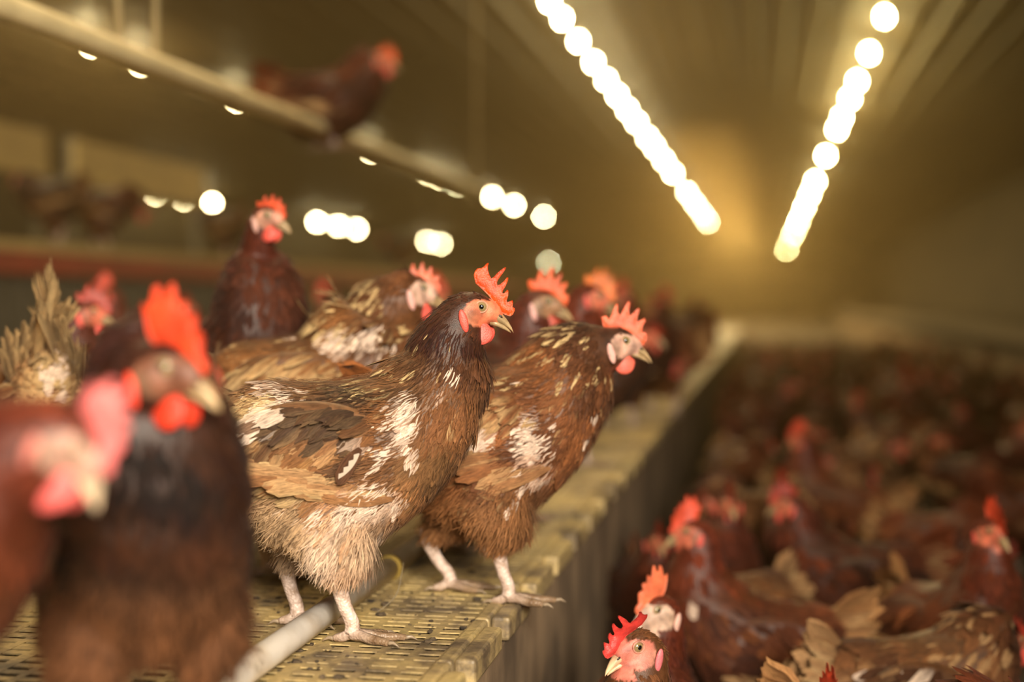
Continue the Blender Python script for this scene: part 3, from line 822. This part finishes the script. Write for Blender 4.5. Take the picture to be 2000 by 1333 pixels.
# ribbed metal ceiling, sloping both ways from a ridge
V = []; F = []
xs = []
x = XL-.1
while x < XR+.2:
    for dx, dz in ((0, 0), (.03, .035), (.09, .035), (.12, 0)): xs.append((x+dx, dz))
    x += .30
for y in (-3, YE+.1):
    for (x, dz) in xs: V.append((x, y, ceil_z(x)+dz))
n = len(xs)
for i in range(n-1): F.append((i, i+1, n+i+1, n+i))
tag(simple('ceiling', V, F, M_CEIL), 'ribbed metal barn ceiling sloping down on both sides', 'ceiling', kind='structure')
tag(simple('wall_left', *box_vf(XL-.1, XL, -3, YE, 0, ceil_z(XL)+.05), M_WALL), 'left side wall of the barn', 'wall', kind='structure')
tag(simple('wall_right', *box_vf(XR, XR+.1, -3, YE, 0, ceil_z(XR)+.05), M_WALL), 'right side wall of the barn', 'wall', kind='structure')
tag(simple('wall_end', *box_vf(XL, XR, YE, YE+.1, 0, 3.6), M_WALL), 'far end wall of the barn', 'wall', kind='structure')

# ------------------------------------------------------------------ slatted platform
def mat_slat():
    m, nt, b, out = new_mat('slat_plastic')
    tc = N(nt, 'ShaderNodeNewGeometry')
    n1 = N(nt, 'ShaderNodeTexNoise', Scale=9, Detail=8, Roughness=.65); nt.links.new(tc.outputs['Position'], n1.inputs['Vector'])
    n2 = N(nt, 'ShaderNodeTexNoise', Scale=140, Detail=4); nt.links.new(tc.outputs['Position'], n2.inputs['Vector'])
    c = ramp(nt, n1.outputs[0], [(.40, (.60, .45, .19)), (.52, (.46, .34, .16)), (.60, (.21, .155, .09)), (.70, (.07, .055, .04))])
    d = ramp(nt, n2.outputs[0], [(.3, (.7, .7, .7)), (.6, (1.1, 1.1, 1.1))])
    nt.links.new(mixcol(nt, 1, c, d, 'MULTIPLY'), b.inputs['Base Color'])
    b.inputs['Roughness'].default_value = .5
    bp = N(nt, 'ShaderNodeBump', Strength=.4, Distance=.002); nt.links.new(n2.outputs[0], bp.inputs['Height']); nt.links.new(bp.outputs[0], b.inputs['Normal'])
    return m
M_SLAT = mat_slat()
EX = -0.29
PW, PL = .576, 1.18
def slat_panel_mesh():
    b = []
    px_, py_ = .036, .0245
    nx = int(PW/px_); 
    for i in range(nx+1):
        x = -PW+i*px_; hw = .0045 if i % 4 else .0075
        b.append((max(x-hw, -PW), min(x+hw, 0), 0, PL, -.022, 0))
    ny = int(PL/py_)
    for j in range(ny+1):
        y = j*py_; hw = .0066 if j % 8 else .011
        b.append((-PW, 0, max(y-hw, 0), min(y+hw, PL), -.0018, -.0003))
    return boxes(b)
pv, pf = slat_panel_mesh()
me = bpy.data.meshes.new('slat_panel'); me.from_pydata(pv, [], pf); me.materials.append(M_SLAT)
first = None
near_lab = {(0, 0): 'yellow slotted plastic floor panel under the white pipe at the near platform edge',
            (1, 0): 'yellow slotted plastic floor panel under the blurred hens at the lower left',
            (0, 1): 'dirty yellow slotted panel along the platform edge just behind the nearest edge panel',}
tabs_v, tabs_f = None, None
def edge_lip_mesh():
    b = []
    y = 0; k = 0
    pitch = .197
    while y < PL-.01:
        b.append((-.006, .012, y, min(y+pitch, PL), -.022, .003))
        b.append((.012, .034, y+.012, min(y+.012+pitch*.78, PL), -.026, .002))
        y += pitch
    return boxes(b)
lv, lf = edge_lip_mesh()
mel = bpy.data.meshes.new('edge_lip'); mel.from_pydata(lv, [], lf); mel.materials.append(M_SLAT)
for r in range(16):
    for c in range(4):
        o = bpy.data.objects.new('slat_panel', me); COL.objects.link(o)
        o.location = (EX-.034-c*(PW+.004), 0.42+r*(PL+.004), PZ)
        if (c, r) in near_lab: tag(o, near_lab[(c, r)], 'floor panel', 'slotted plastic panels of the raised platform')
        elif c == 0: tag(o, 'blurred yellow slotted panel further along the right edge of the platform', 'floor panel', 'further slotted panels along the platform edge')
        else: tag(o, 'slotted plastic panel of the platform behind and left of the edge panels', 'floor panel', 'slotted panels in the inner rows of the platform')
        if c == 0:
            l = bpy.data.objects.new('edge_lip', mel); COL.objects.link(l); l.parent = o
            bevel(l, .004, 2)
M_WOOD = noise_mat('weathered_wood', (.12, .08, .045), (.34, .23, .13), 7, .85, 8, .9, stretch=(6, 1, .9))
M_STONE = noise_mat('rough_post', (.03, .026, .02), (.10, .085, .06), 40, .95, 8, 1.0)
o = simple('platform_side_board', *box_vf(EX-.028, EX-.006, 1.46, 19.4, 0.0, PZ-.028), M_WOOD)
tag(o, 'long dirty brown wooden board closing the right side of the platform', 'board')
o = simple('support_beam', *box_vf(EX-.075, EX-.030, 0.5, 1.455, .0, PZ-.03), M_STONE)
tag(o, 'rough dark grey support beam under the near platform corner', 'beam')
o = simple('platform_joist', *boxes([(EX-2.33, EX-.08, y-.03, y+.03, 0, PZ-.024) for y in (.55,)]), M_STONE)
tag(o, 'dark joist hidden under the near end of the platform', 'beam')
o = simple('droppings_bed', *box_vf(EX-2.35, EX-.08, .6, 19.4, 0, .16), M_FLOOR)
tag(o, 'dark bed of droppings seen through the slots under the platform', 'droppings', kind='stuff')

# white perch pipe lying along the slats
M_PIPE = noise_mat('worn_white_pipe', (.86, .80, .72), (.72, .63, .52), 22, .45, 8, .25, .45, .66, c3=(.20, .14, .08))
M_YEL = noise_mat('yellow_plastic', (.50, .36, .07), (.40, .27, .06), 30, .5)
def pipe(name, a, b, r, mat, n=20, parent=None, seg=1):
    pts = [Vector(a).lerp(Vector(b), i/seg) for i in range(seg+1)]
    V, F = tube(pts, [r]*(seg+1), n)
    return simple(name, V, F, mat, True, parent)
pa = G(430, 1333, PZ+.016); pb = G(742, 1133, PZ+.016)
pxm = (pa.x+pb.x)/2; PR = .0145
ph = empty('perch_pipe', (pxm, pa.y, PZ))
tag(ph, 'white scratched perch pipe lying on the slats beside the front hen\'s feet', 'pipe')
y0, y1 = -.5, pb.y-pa.y+.25
pipe('tube', (0, y0, PR+.002), (0, y1, PR+.002), PR, M_PIPE, 24, ph)
for yy in (G(622, 1212, PZ).y-pa.y, G(742, 1133, PZ).y-pa.y):
    pipe('collar', (0, yy-.006, PR+.002), (0, yy+.006, PR+.002), PR+.0022, M_YEL, 24, ph)
# a straw poking from the slats
M_STRAW = mat_plain('straw', (.20, .155, .09), .6)
s0 = G(735, 1198, PZ); s1 = P(785, 1118, (s0-CAM).dot(cF)+.02); s2 = P(788, 1098, (s0-CAM).dot(cF)+.03)
pts, rr = smooth_path([s0, s0.lerp(s1, .5)+Vector((.008, 0, -.004)), s1, s2], (.0008, .0007, .0006, .0004), 4)
V, F = tube(pts, rr, 6); tag(simple('straw', V, F, M_STRAW, True), 'thin curved straw standing up from the slats behind the white pipe', 'straw')
# crumbs of manure on the slats
M_MUCK = noise_mat('dry_manure', (.035, .025, .016), (.12, .085, .05), 60, .95, 6, 1.0)
rs = np.random.RandomState(11); mk = MD()
for k in range(170):
    cx, cy = [(700, 1190), (560, 1180), (860, 1215), (480, 1200), (760, 1160), (900, 1150), (620, 1290)][rs.randint(7)]
    g = G(cx+rs.randn()*70, min(cy+rs.randn()*20, 1325), PZ)
    if g.x > EX-.02: continue
    s = .0009+.0032*rs.rand()**3
    V_, F__, _ = ellipsoid((g.x, g.y, PZ+s*.25), (s*(1+rs.rand()), s*(1+rs.rand()), s*.6), 0, 6, 4)
    V_ += rs.randn(*V_.shape)*s*.15
    mk.add(V_, F__, (.1, .07, .04), 0)
o = bpy.data.objects.new('manure_crumbs', mk.mesh('manure_crumbs', [M_MUCK], smooth=False)); COL.objects.link(o)
tag(o, 'dark dry crumbs of manure scattered over the yellow slats', 'manure', kind='stuff')

# ------------------------------------------------------------------ hanging perch rail (upper left)
M_RAIL = noise_mat('galvanised_rail', (.74, .60, .32), (.60, .48, .25), 12, .45, 5)
RX = -1.26; RZ = CAMZ+.496
rail = empty('hanging_perch_rail', (RX, 0, RZ))
tag(rail, 'long pale yellow perch rail hanging across the upper left with a hen on it', 'rail')
pipe('tube', (0, .8, 0), (0, 6.3, 0), .022, M_RAIL, 20, rail)
for px_ in (305, 235):
    # ropes that carry the rail
    r_ = ray(px_, 110 if px_ > 270 else 70); t = RX/r_.x; yy = r_.y*t
    top = (0, yy, ceil_z(RX)-RZ) if px_ > 270 else (-.10, yy-.05, ceil_z(RX)-RZ)
    pipe('hanging_rope', (0, yy, .018), top, .0065, M_RAIL, 8, rail)
for yy in (6.2,): pipe('hanging_rope', (0, yy, .018), (0, yy, ceil_z(RX)-RZ), .005, M_RAIL, 8, rail)

# ------------------------------------------------------------------ lamps
M_BULB = mat_emit('lit_bulb', (1.0, .77, .37), 190)
M_BULB2 = mat_emit('lit_bulb_golden', (1.0, .72, .26), 520)
M_CAPM = mat_plain('lamp_cap', (.35, .32, .28), .5)
bV, bF, _ = ellipsoid((0, 0, -.13), (.028, .028, .036), 0, 14, 10)
def lampmesh(nm, m):
    me_ = bpy.data.meshes.new(nm); me_.from_pydata([tuple(v) for v in bV], [], bF); me_.materials.append(m); me_.polygons.foreach_set('use_smooth', [True]*len(bF)); return me_
me_b = lampmesh('bulb', M_BULB); me_b2 = lampmesh('bulb', M_BULB2)
cV, cF_ = tube([(0, 0, 0), (0, 0, -.03), (0, 0, -.05), (0, 0, -.09)], [.012, .012, .028, .026], 12)
me_c = bpy.data.meshes.new('lamp_cap'); me_c.from_pydata([tuple(v) for v in cV], [], [tuple(f) for f in cF_]); me_c.materials.append(M_CAPM)
def lamp(x, y, z, label, group):
    e = empty('ceiling_lamp', (x, y, z+.13))
    tag(e, label, 'lamp', group)
    b = bpy.data.objects.new('bulb', me_b2 if 'right hand' in group else me_b); COL.objects.link(b); b.parent = e
    c = bpy.data.objects.new('lamp_cap', me_c); COL.objects.link(c); c.parent = e
    cz = ceil_z(x)-(z+.13)
    if cz > .02: 
        V, F = tube([(0, 0, 0), (0, 0, cz)], [.004, .004], 6); simple('lamp_cord', V, F, M_CAPM, True, e)
H1 = 2.3
def row(H, lat, dys, label, group):
    for dy in dys:
        depth = H*FPX/dy
        lamp(lat*H, depth, CAMZ+H, label, group)
row(H1, .409, [536, 468, 416, 383, 348, 326, 276, 228, 203, 178, 153, 128, 98], 'glowing lamp of the bright row at the right ending in golden haze', 'lamps of the right hand row')
row(H1, -.7125, [588, 553, 508, 466, 431, 401, 373, 348, 318, 298, 273, 248, 210, 188, 168, 153], 'glowing lamp of the long diagonal row right of the centre', 'lamps of the centre row')
row(2.0, -2.59, [534, 492, 411, 302, 256, 247, 233, 206, 189, 166], 'small glowing lamp of the row half hidden by the hanging perch rail', 'lamps of the row behind the perch rail')
row(1.5, -5.6, [222, 211, 200, 160, 152, 145, 119, 114, 75], 'glowing lamp of the low row at the far left', 'lamps of the far left row')

# ------------------------------------------------------------------ left background: feeder line, grille, upper tier
M_RED = noise_mat('red_feed_rail', (.28, .030, .018), (.20, .024, .016), 5, .5)
M_GREY = noise_mat('grey_wire', (.10, .095, .075), (.16, .15, .12), 10, .5, metallic=.3)
M_TIER = noise_mat('tier_board', (.50, .38, .15), (.40, .30, .12), 6, .6)
FX = -2.75
fd = empty('feeder_line', (FX, 0, CAMZ)); tag(fd, 'long feed trough with dark red rail and grey grille behind the hens at left', 'feeder')
simple('red_rail', *box_vf(-.04, .04, 2.0, 16, .10, .185), M_RED, parent=fd)
bl = []
y = 2.6
while y < 8.0:
    bl.append((-.006, .006, y, y+.018, -.22, .13)); y += .055
simple('grille', *boxes(bl), M_GREY, parent=fd)['kind'] = 'stuff'
simple('trough', *box_vf(-.11, .0, 2.0, 16, -.42, -.20), M_GREY, parent=fd)
tr = empty('upper_tier', (-3.1, 0, CAMZ)); tag(tr, 'pale yellow upper tier shelf with hens in the blurred left background', 'shelf')
simple('tier_board', *box_vf(-.45, .20, 3.0, 16, .20, .24), M_TIER, parent=tr)
for (ya, yb) in ((3.4, 6.6), (6.9, 8.6)):
    simple('tier_flap', *box_vf(-.45, -.42, ya, yb, .62, .84), M_TIER, parent=tr)
    for yc in (ya, yb-.04): simple('tier_post', *box_vf(-.49, -.45, yc, yc+.04, -CAMZ, .86), M_GREY, parent=tr)
for ya in (3.1, 9.5, 13): simple('tier_post', *box_vf(.16, .20, ya, ya+.04, -CAMZ, .20), M_GREY, parent=tr)
# raised alert perch block behind the front hens
pq = P(520, 700, 2.15)
ab = empty('perch_block', (pq.x, pq.y, PZ)); tag(ab, 'low wooden perch under the tall alert hen behind the others', 'perch')
simple('top_bar', *box_vf(-.16, .16, -.05, .05, .075, .105), M_WOOD, parent=ab)
simple('foot_block', *box_vf(-.14, -.10, -.05, .05, 0, .075), M_WOOD, parent=ab); simple('foot_block', *box_vf(.10, .14, -.05, .05, 0, .075), M_WOOD, parent=ab)

# ------------------------------------------------------------------ right background: opposite platform edge
M_EDGE = noise_mat('pale_edge_board', (.24, .19, .12), (.18, .14, .09), 6, .6)
fp = empty('opposite_platform', (1.8, 3, 0)); tag(fp, 'dark opposite platform with a pale edge rail across the aisle at right', 'platform')
simple('edge_rail', *box_vf(-.06, 0, 0, 33, CAMZ-.30, CAMZ-.19), M_EDGE, parent=fp)
simple('deck', *box_vf(0, XR-1.83, 0, 33, CAMZ-.42, CAMZ-.24), M_WALL, parent=fp)
simple('side_board', *box_vf(0, .03, 0, 33, 0, CAMZ-.42), M_WOOD, parent=fp)

# ------------------------------------------------------------------ hero hens
def gdepth(d, px_, z=PZ):
    """ground point under a pixel column at a given distance"""
    p = P(px_, 588, d); return Vector((p.x, p.y, z))
ydeg = math.degrees(YAW)

o0 = G(640, 1240, PZ)
WH, CR, DK, TN = WHITE, CREAM, BLACKISH, TAN
S = 1775.
def lp(px, py, rx, ry, c, a): return ((px-640)/S, (1245-py)/S, rx/S, ry/S, c, a)
main_patches = [
 lp(690, 790, 85, 34, DK, .85), lp(590, 800, 40, 34, DK, .7), lp(800, 770, 60, 20, DK, .6),
 lp(808, 812, 22, 46, WH, 1), lp(740, 955, 62, 34, WH, .95), lp(565, 792, 22, 40, WH, .85), lp(700, 985, 40, 20, WH, .7),
 lp(560, 1010, 80, 70, srgb(196, 164, 126), .75), lp(500, 1060, 50, 40, srgb(214, 190, 156), .7), lp(700, 1090, 60, 30, srgb(200, 160, 130), .6),
 lp(700, 905, 30, 28, DK, .6), lp(600, 930, 70, 20, srgb(184, 156, 112), .8), lp(620, 870, 60, 26, srgb(160, 116, 70), .6),
 lp(880, 800, 50, 70, srgb(140, 90, 54), .5), lp(850, 900, 55, 50, srgb(112, 82, 52), .8), lp(520, 790, 36, 30, CR, .7), lp(755, 800, 30, 30, srgb(150, 96, 52), .5),
 lp(650, 1055, 30, 50, WH, .45), lp(500, 870, 30, 60, srgb(176,142,104), .7),
]
h = build_hen('hen', 'patchy', comb='main', seed=5, patches=main_patches, tail_pitch=-4, tail_len=.098, legs=((.030, -.040, 0, .004), (-.040, .050, 0, 0)),
              face_col=(.70, .20, .10), comb_kw=dict(bend=.0010), leg_col=(.76, .60, .52), fluff=1.0, mark=((716-640)/S, (1245-862)/S))
put(h, o0, ydeg+2)
tag(h, 'sharp front hen with patchy brown and white plumage and a tall red comb', 'hen', 'hens on the platform')

d2 = 1.74
h = build_hen('hen', 'brown', head=(.172, .318, 0), comb='five', seed=9, body_pitch=6, body_dz=.002, tail_pitch=15, legs=((.030, -.040, 0, 0), (-.040, .050, 0, .03)),
              face_col=(.62, .36, .27), lobe_col=(.75, .42, .36), wattle_col=(.78, .14, .09), comb_col=(.88, .16, .07), neck_fat=1.08, feathers_n=.8,
              patches=[(.06, .20, .012, .03, WH, .9), (.02, .22, .02, .012, WH, .8), (.07, .16, .02, .02, srgb(170,120,90), .7)])
put(h, G(942, 1170, PZ), ydeg+4)
tag(h, 'dark brown hen with a drooped head and white beak standing right behind the front hen', 'hen', 'hens on the platform')

h = build_hen('hen', 'laced', head=(.145, .356, -.005), head_yaw=14, comb='low', seed=14, body_pitch=8, body_dz=.018, tail_pitch=2, legs=((-.040, -.045, 0, 0), (.05, .045, 0, 0)),
              face_col=(.66, .42, .32), lobe_col=(.78, .42, .36), comb_col=(.85, .20, .11), neck_fat=1.35, feathers_n=.8,
              patches=[(.075, .27, .03, .014, WH, 1)])
put(h, gdepth(1.95, 590), ydeg+4, 1.08)
tag(h, 'cream laced hen whose back and head show just above the front hen', 'hen', 'hens on the platform')

h = build_hen('hen', 'maroon', head=(.070, .430, 0), head_yaw=44, comb='low', seed=21, body_pitch=46, body_dz=.015, tail_pitch=-20,
              face_col=(.55, .26, .18), lobe_col=(.62, .36, .30), comb_col=(.85, .10, .03), neck_fat=.74, feathers_n=.5)
put(h, (pq.x-.02, pq.y, PZ+.105-.012), ydeg-60, .93)
tag(h, 'tall alert dark maroon hen stretching its neck above the others', 'hen', 'hens on the platform')

h = build_hen('hen', 'maroon', head=(.150, .352, 0), head_yaw=16, comb='five', seed=23, face_col=(.32, .17, .09), lobe_col=(.72, .40, .36), wattle_col=(.5, .07, .04), comb_col=(.88, .13, .03), lod=0, feathers_n=.4)
put(h, gdepth(2.14, 872), ydeg-20, 1.04)
tag(h, 'blurred hen with an orange comb between the front hen and the drooped head hen', 'hen', 'hens on the platform')

h = build_hen('hen', 'rust', head=(.150, .362, 0), comb='five', seed=24, comb_col=(.90, .22, .04), lod=1, head_pitch=-10)
put(h, gdepth(2.42, 985), ydeg+4, 1.04)
tag(h, 'blurred rusty hen whose orange comb rises directly behind the drooped head hen', 'hen', 'hens on the platform')

# foreground blurred pair
h = build_hen('hen', 'umber', head=(.112, .340, 0), head_yaw=42, comb='tall', seed=31, body_pitch=34, body_dz=.0, head_s=1.15, comb_col=(.85, .07, .02), face_col=(.20, .075, .04), wattle_col=(.72, .05, .02), neck_fat=1.1, lod=0, feathers_n=.5, 
              legs=((.02, -.04, 0, 0), (-.01, .05, 0, 0)))
put(h, gdepth(1.12, 272), ydeg-64, .94)
tag(h, 'large blurred dark hen in the left foreground with a bright orange red comb', 'hen', 'hens on the platform')
h = build_hen('hen', 'rust', head=(.200, .300, 0), head_yaw=2, head_pitch=-40, comb='tall', seed=32, comb_col=(.85, .20, .19), face_col=(.58, .34, .26), wattle_col=(.80, .14, .13), wattle_s=1.45, lobe_col=(.62, .20, .16), beak_col=(.55, .42, .28), lod=0, feathers_n=.5, neck_fat=1.0, head_s=.86)
put(h, gdepth(.87, -395), ydeg-14, .95)
tag(h, 'nearest blurred hen at the left edge with a pink comb and pink wattles', 'hen', 'hens on the platform')

# tail-up hen far left
h = build_hen('hen', 'pale', head=(.13, .20, 0), head_pitch=-50, comb='low', seed=41, body_pitch=-16, tail_pitch=66, tail_len=.13, lod=0, feathers_n=.5)
put(h, gdepth(1.95, 112), ydeg+98, 1.06)
tag(h, 'hen seen from behind at the left edge with its pale tail raised', 'hen', 'hens on the platform')

# hen perched on the rail
h = build_hen('hen', 'maroon', head=(.160, .300, 0), comb='five', seed=44, lod=1, tail_pitch=22, tail_len=.13, comb_col=(.90, .14, .03), body_pitch=6, legs=((.02, -.012, .068, 0), (-.03, .012, .068, 0)))
r_ = ray(640, 252); t = RX/r_.x
put(h, (RX+.0, r_.y*t, RZ-.128), ydeg-8, 1.08)
tag(h, 'blurred dark hen perched high on the hanging rail', 'hen')

# floor hens in focus
fl1 = build_hen('hen', 'laced', head=(.06, .392, 0), head_yaw=-4, head_pitch=-2, comb='main', seed=51, comb_col=(.80, .06, .05), face_col=(.72, .22, .16), wattle_col=(.70, .04, .06), lobe_col=(.70, .18, .20), body_pitch=30, feathers_n=.6,
                comb_kw=dict(bend=.004, flop=.14, ph=1.0), neck_fat=.8, beak_col=(.55, .40, .24))
p = P(1240, 1266, 1.54); put(fl1, (p.x+.045, p.y+.045, p.z-.392), 180+ydeg+32)
tag(fl1, 'sharp pale faced hen with a crimson floppy comb at the bottom, lower of two', 'hen', 'hens on the barn floor')
fl2 = build_hen('hen', 'rust', head=(.05, .405, 0), head_yaw=-34, comb='tall', seed=52, comb_col=(.88, .20, .09), face_col=(.60, .40, .30), wattle_col=(.6, .3, .2), lobe_col=(.72, .42, .34), body_pitch=30, feathers_n=.6, comb_kw=dict(bend=.0012), neck_fat=.95, beak_col=(.55, .45, .36))
p = P(1272, 1195, 1.82); put(fl2, (p.x+.02, p.y+.055, p.z-.405), 180+ydeg+62)
tag(fl2, 'pale faced hen with a short orange comb just above the crimson combed one', 'hen', 'hens on the barn floor')

# ------------------------------------------------------------------ crowd
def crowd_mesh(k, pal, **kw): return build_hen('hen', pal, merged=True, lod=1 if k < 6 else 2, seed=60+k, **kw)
CM = [
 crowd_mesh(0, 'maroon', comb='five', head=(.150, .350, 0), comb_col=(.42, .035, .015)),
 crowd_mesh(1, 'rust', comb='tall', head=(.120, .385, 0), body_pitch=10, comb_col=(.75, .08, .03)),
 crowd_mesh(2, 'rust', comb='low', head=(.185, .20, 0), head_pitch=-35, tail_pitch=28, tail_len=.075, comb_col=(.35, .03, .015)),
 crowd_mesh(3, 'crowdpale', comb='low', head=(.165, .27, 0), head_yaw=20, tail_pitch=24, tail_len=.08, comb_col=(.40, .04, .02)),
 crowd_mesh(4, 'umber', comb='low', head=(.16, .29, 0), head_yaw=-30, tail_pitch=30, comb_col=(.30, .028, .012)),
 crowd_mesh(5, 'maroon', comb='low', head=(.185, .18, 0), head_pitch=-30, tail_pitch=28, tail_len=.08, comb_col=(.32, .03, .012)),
]
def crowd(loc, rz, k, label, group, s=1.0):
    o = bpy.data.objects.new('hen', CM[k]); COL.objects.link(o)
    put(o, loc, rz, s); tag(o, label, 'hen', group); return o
GR = 'hens on the barn floor'
# nearer blurred hens of the floor, placed one by one
def at_head(px_, py_, d, k, rz, label, s=1.0):
    hxz = {0: (.150, .350), 1: (.120, .385), 2: (.185, .20), 3: (.165, .27), 4: (.16, .29), 5: (.185, .18)}[k]
    p = P(px_, py_, d); a = math.radians(rz)
    return crowd((p.x-math.cos(a)*hxz[0]*s, p.y-math.sin(a)*hxz[0]*s, 0), rz, k, label, GR, s)
def depth_for(py_, hz): return (CAMZ-hz)*FPX/(py_-588)
at_head(1345, 1040, depth_for(1040, .385), 1, 190, 'blurred rusty hen facing left with an orange comb, above the two sharp heads')
at_head(1286, 1068, 2.65, 0, 288, 'blurred hen tucked close under the platform beside the rusty hen', .86)
crowd((.19, 2.03, 0), 20, 3, 'blurred pale backed hen with its tail toward the platform at the lower right', GR)
at_head(1940, 1040, depth_for(1040, .385), 1, 300, 'blurred hen at the lower right edge with a red face turned right')
at_head(1535, 985, depth_for(985, .35), 0, 175, 'blurred maroon hen facing left in the middle of the aisle')
at_head(1425, 985, depth_for(985, .35), 0, 285, 'blurred hen near the platform wall with a dull red comb')
at_head(1560, 860, depth_for(860, .385), 1, 160, 'blurred hen further down the aisle with a vivid orange comb')
crowd((.13, 1.72, 0), -18, 2, 'pale tail tip of a hen poking up at the bottom edge', GR)
at_head(1618, 1352, 1.43, 1, 112, 'hen at the bottom edge of which mostly the red comb shows', .87)
rs = np.random.RandomState(5)
def seg(o_):
    a_ = o_.rotation_euler.z; c_ = Vector((o_.location.x, o_.location.y)); d_ = Vector((math.cos(a_), math.sin(a_)))
    return (c_-d_*.10, c_+d_*.10)
def sdist(A, B):
    return min((A[0].lerp(A[1], i/4)-B[0].lerp(B[1], j/4)).length for i in range(5) for j in range(5))
occ = [(seg(o_), o_) for o_ in COL.objects if o_.name.startswith('hen') and o_.parent is None and 'label' in o_]
for i in range(len(occ)):
    for j in range(i):
        if abs(occ[i][1].location.z-occ[j][1].location.z) < .2 and sdist(occ[i][0], occ[j][0]) < .14: print('CLOSE', round(sdist(occ[i][0], occ[j][0]), 3), occ[i][1]['label'], '|', occ[j][1]['label'])
floor_occ = [q[0] for q in occ if q[1].location.z < .2]
cnt = 0
for (ya, yb, gap, tries) in ((2.4, 5, .205, 900), (5, 9, .195, 1300), (9, 16, .27, 700)):
    for _ in range(tries):
        Y = rs.uniform(ya, yb); X = rs.uniform(EX+.16, min(1.62, .185*Y+.22)); rz = rs.uniform(0, 360)
        a_ = math.radians(rz); c_ = Vector((X, Y)); d_ = Vector((math.cos(a_), math.sin(a_)))
        S_ = (c_-d_*.10, c_+d_*.10)
        if min(S_[0].x, S_[1].x) < EX+.115 or max(S_[0].x, S_[1].x) > 1.66: continue
        if any(abs(q[0].y-Y) < .5 and sdist(S_, q) < gap for q in floor_occ): continue
        floor_occ.append(S_)
        k = rs.choice([0, 1, 2, 3, 4, 5], p=[.16, .08, .22, .14, .2, .2])
        lab = ('brown hen with red comb in the blurred crowd down in the aisle' if Y < 5 else
               'small blurred hen in the middle of the dense aisle crowd' if Y < 9 else 'tiny blurred hen at the hazy far end of the aisle crowd')
        crowd((X, Y, 0), rz, int(k), lab, 'near aisle crowd' if Y < 5 else 'middle aisle crowd' if Y < 9 else 'far aisle crowd', rs.uniform(.92, 1.04)); cnt += 1
print('aisle crowd', cnt)
# hens further back on the platform
def plat(px_, d, k, rz, label, s=1.0, z=PZ): 
    return crowd(gdepth(d, px_, z), rz, k, label, 'hens further back on the platform', s)
plat(640, 2.9, 0, 100, 'blurred hen with a dull red comb behind the cream laced hen')
plat(470, 3.2, 4, 20, 'dark blurred hen behind the tall alert hen')
plat(1285, 4.6, 1, 200, 'blurred dark hen near the platform edge right of the drooped head hen')
plat(1215, 4.2, 5, 30, 'blurred hen just right of the drooped head, deeper on the platform')
plat(1335, 6.2, 0, 150, 'blurred hen at the far platform edge')
plat(1130, 3.2, 4, 10, 'blurred dark hen between the two orange combs, deeper on the platform')
plat(1040, 3.6, 3, 190, 'blurred brown hen seen behind the front hen\'s comb')
plat(760, 3.5, 1, 30, 'blurred hen behind the laced hen\'s neck')
plat(200, 2.9, 2, 330, 'blurred hen pecking behind the foreground comb')
plat(-10, 2.3, 0, 20, 'blurred brown hen cut by the left edge beside the raised tail')
plat(300, 3.6, 1, 200, 'blurred hen with orange comb in front of the feeder')
for i, (px_, d) in enumerate([(880, 4.4), (960, 5.0), (1180, 5.6), (1250, 6.6), (1100, 6.4), (700, 4.8), (820, 5.8), (980, 6.8), (1200, 7.8), (1320, 8.6), (1080, 8.2), (560, 4.4), (420, 4.6), (1270, 10), (1350, 11), (930, 8.4), (1160, 9.8), (1360, 13)]):
    plat(px_, d, int(rs.randint(6)), rs.uniform(0, 360), 'small blurred brown hen in the hazy crowd at the back of the platform')
# hens on the upper tier
for (px_, d, k, rz, lab) in [(105, 6.2, 4, 185, 'blurred dark hen on the upper tier at the far left'), (205, 6.8, 5, 20, 'second blurred hen on the upper tier, right of the first'),
                             (440, 8.3, 4, 160, 'dark blurred hen silhouette with raised tail above the feeder'), (785, 12.4, 4, 200, 'blurred dark hen on the tier left of the bright lamp pair')]:
    crowd(gdepth(d, px_, CAMZ+.24), rz, k, lab, 'hens on the upper tier')
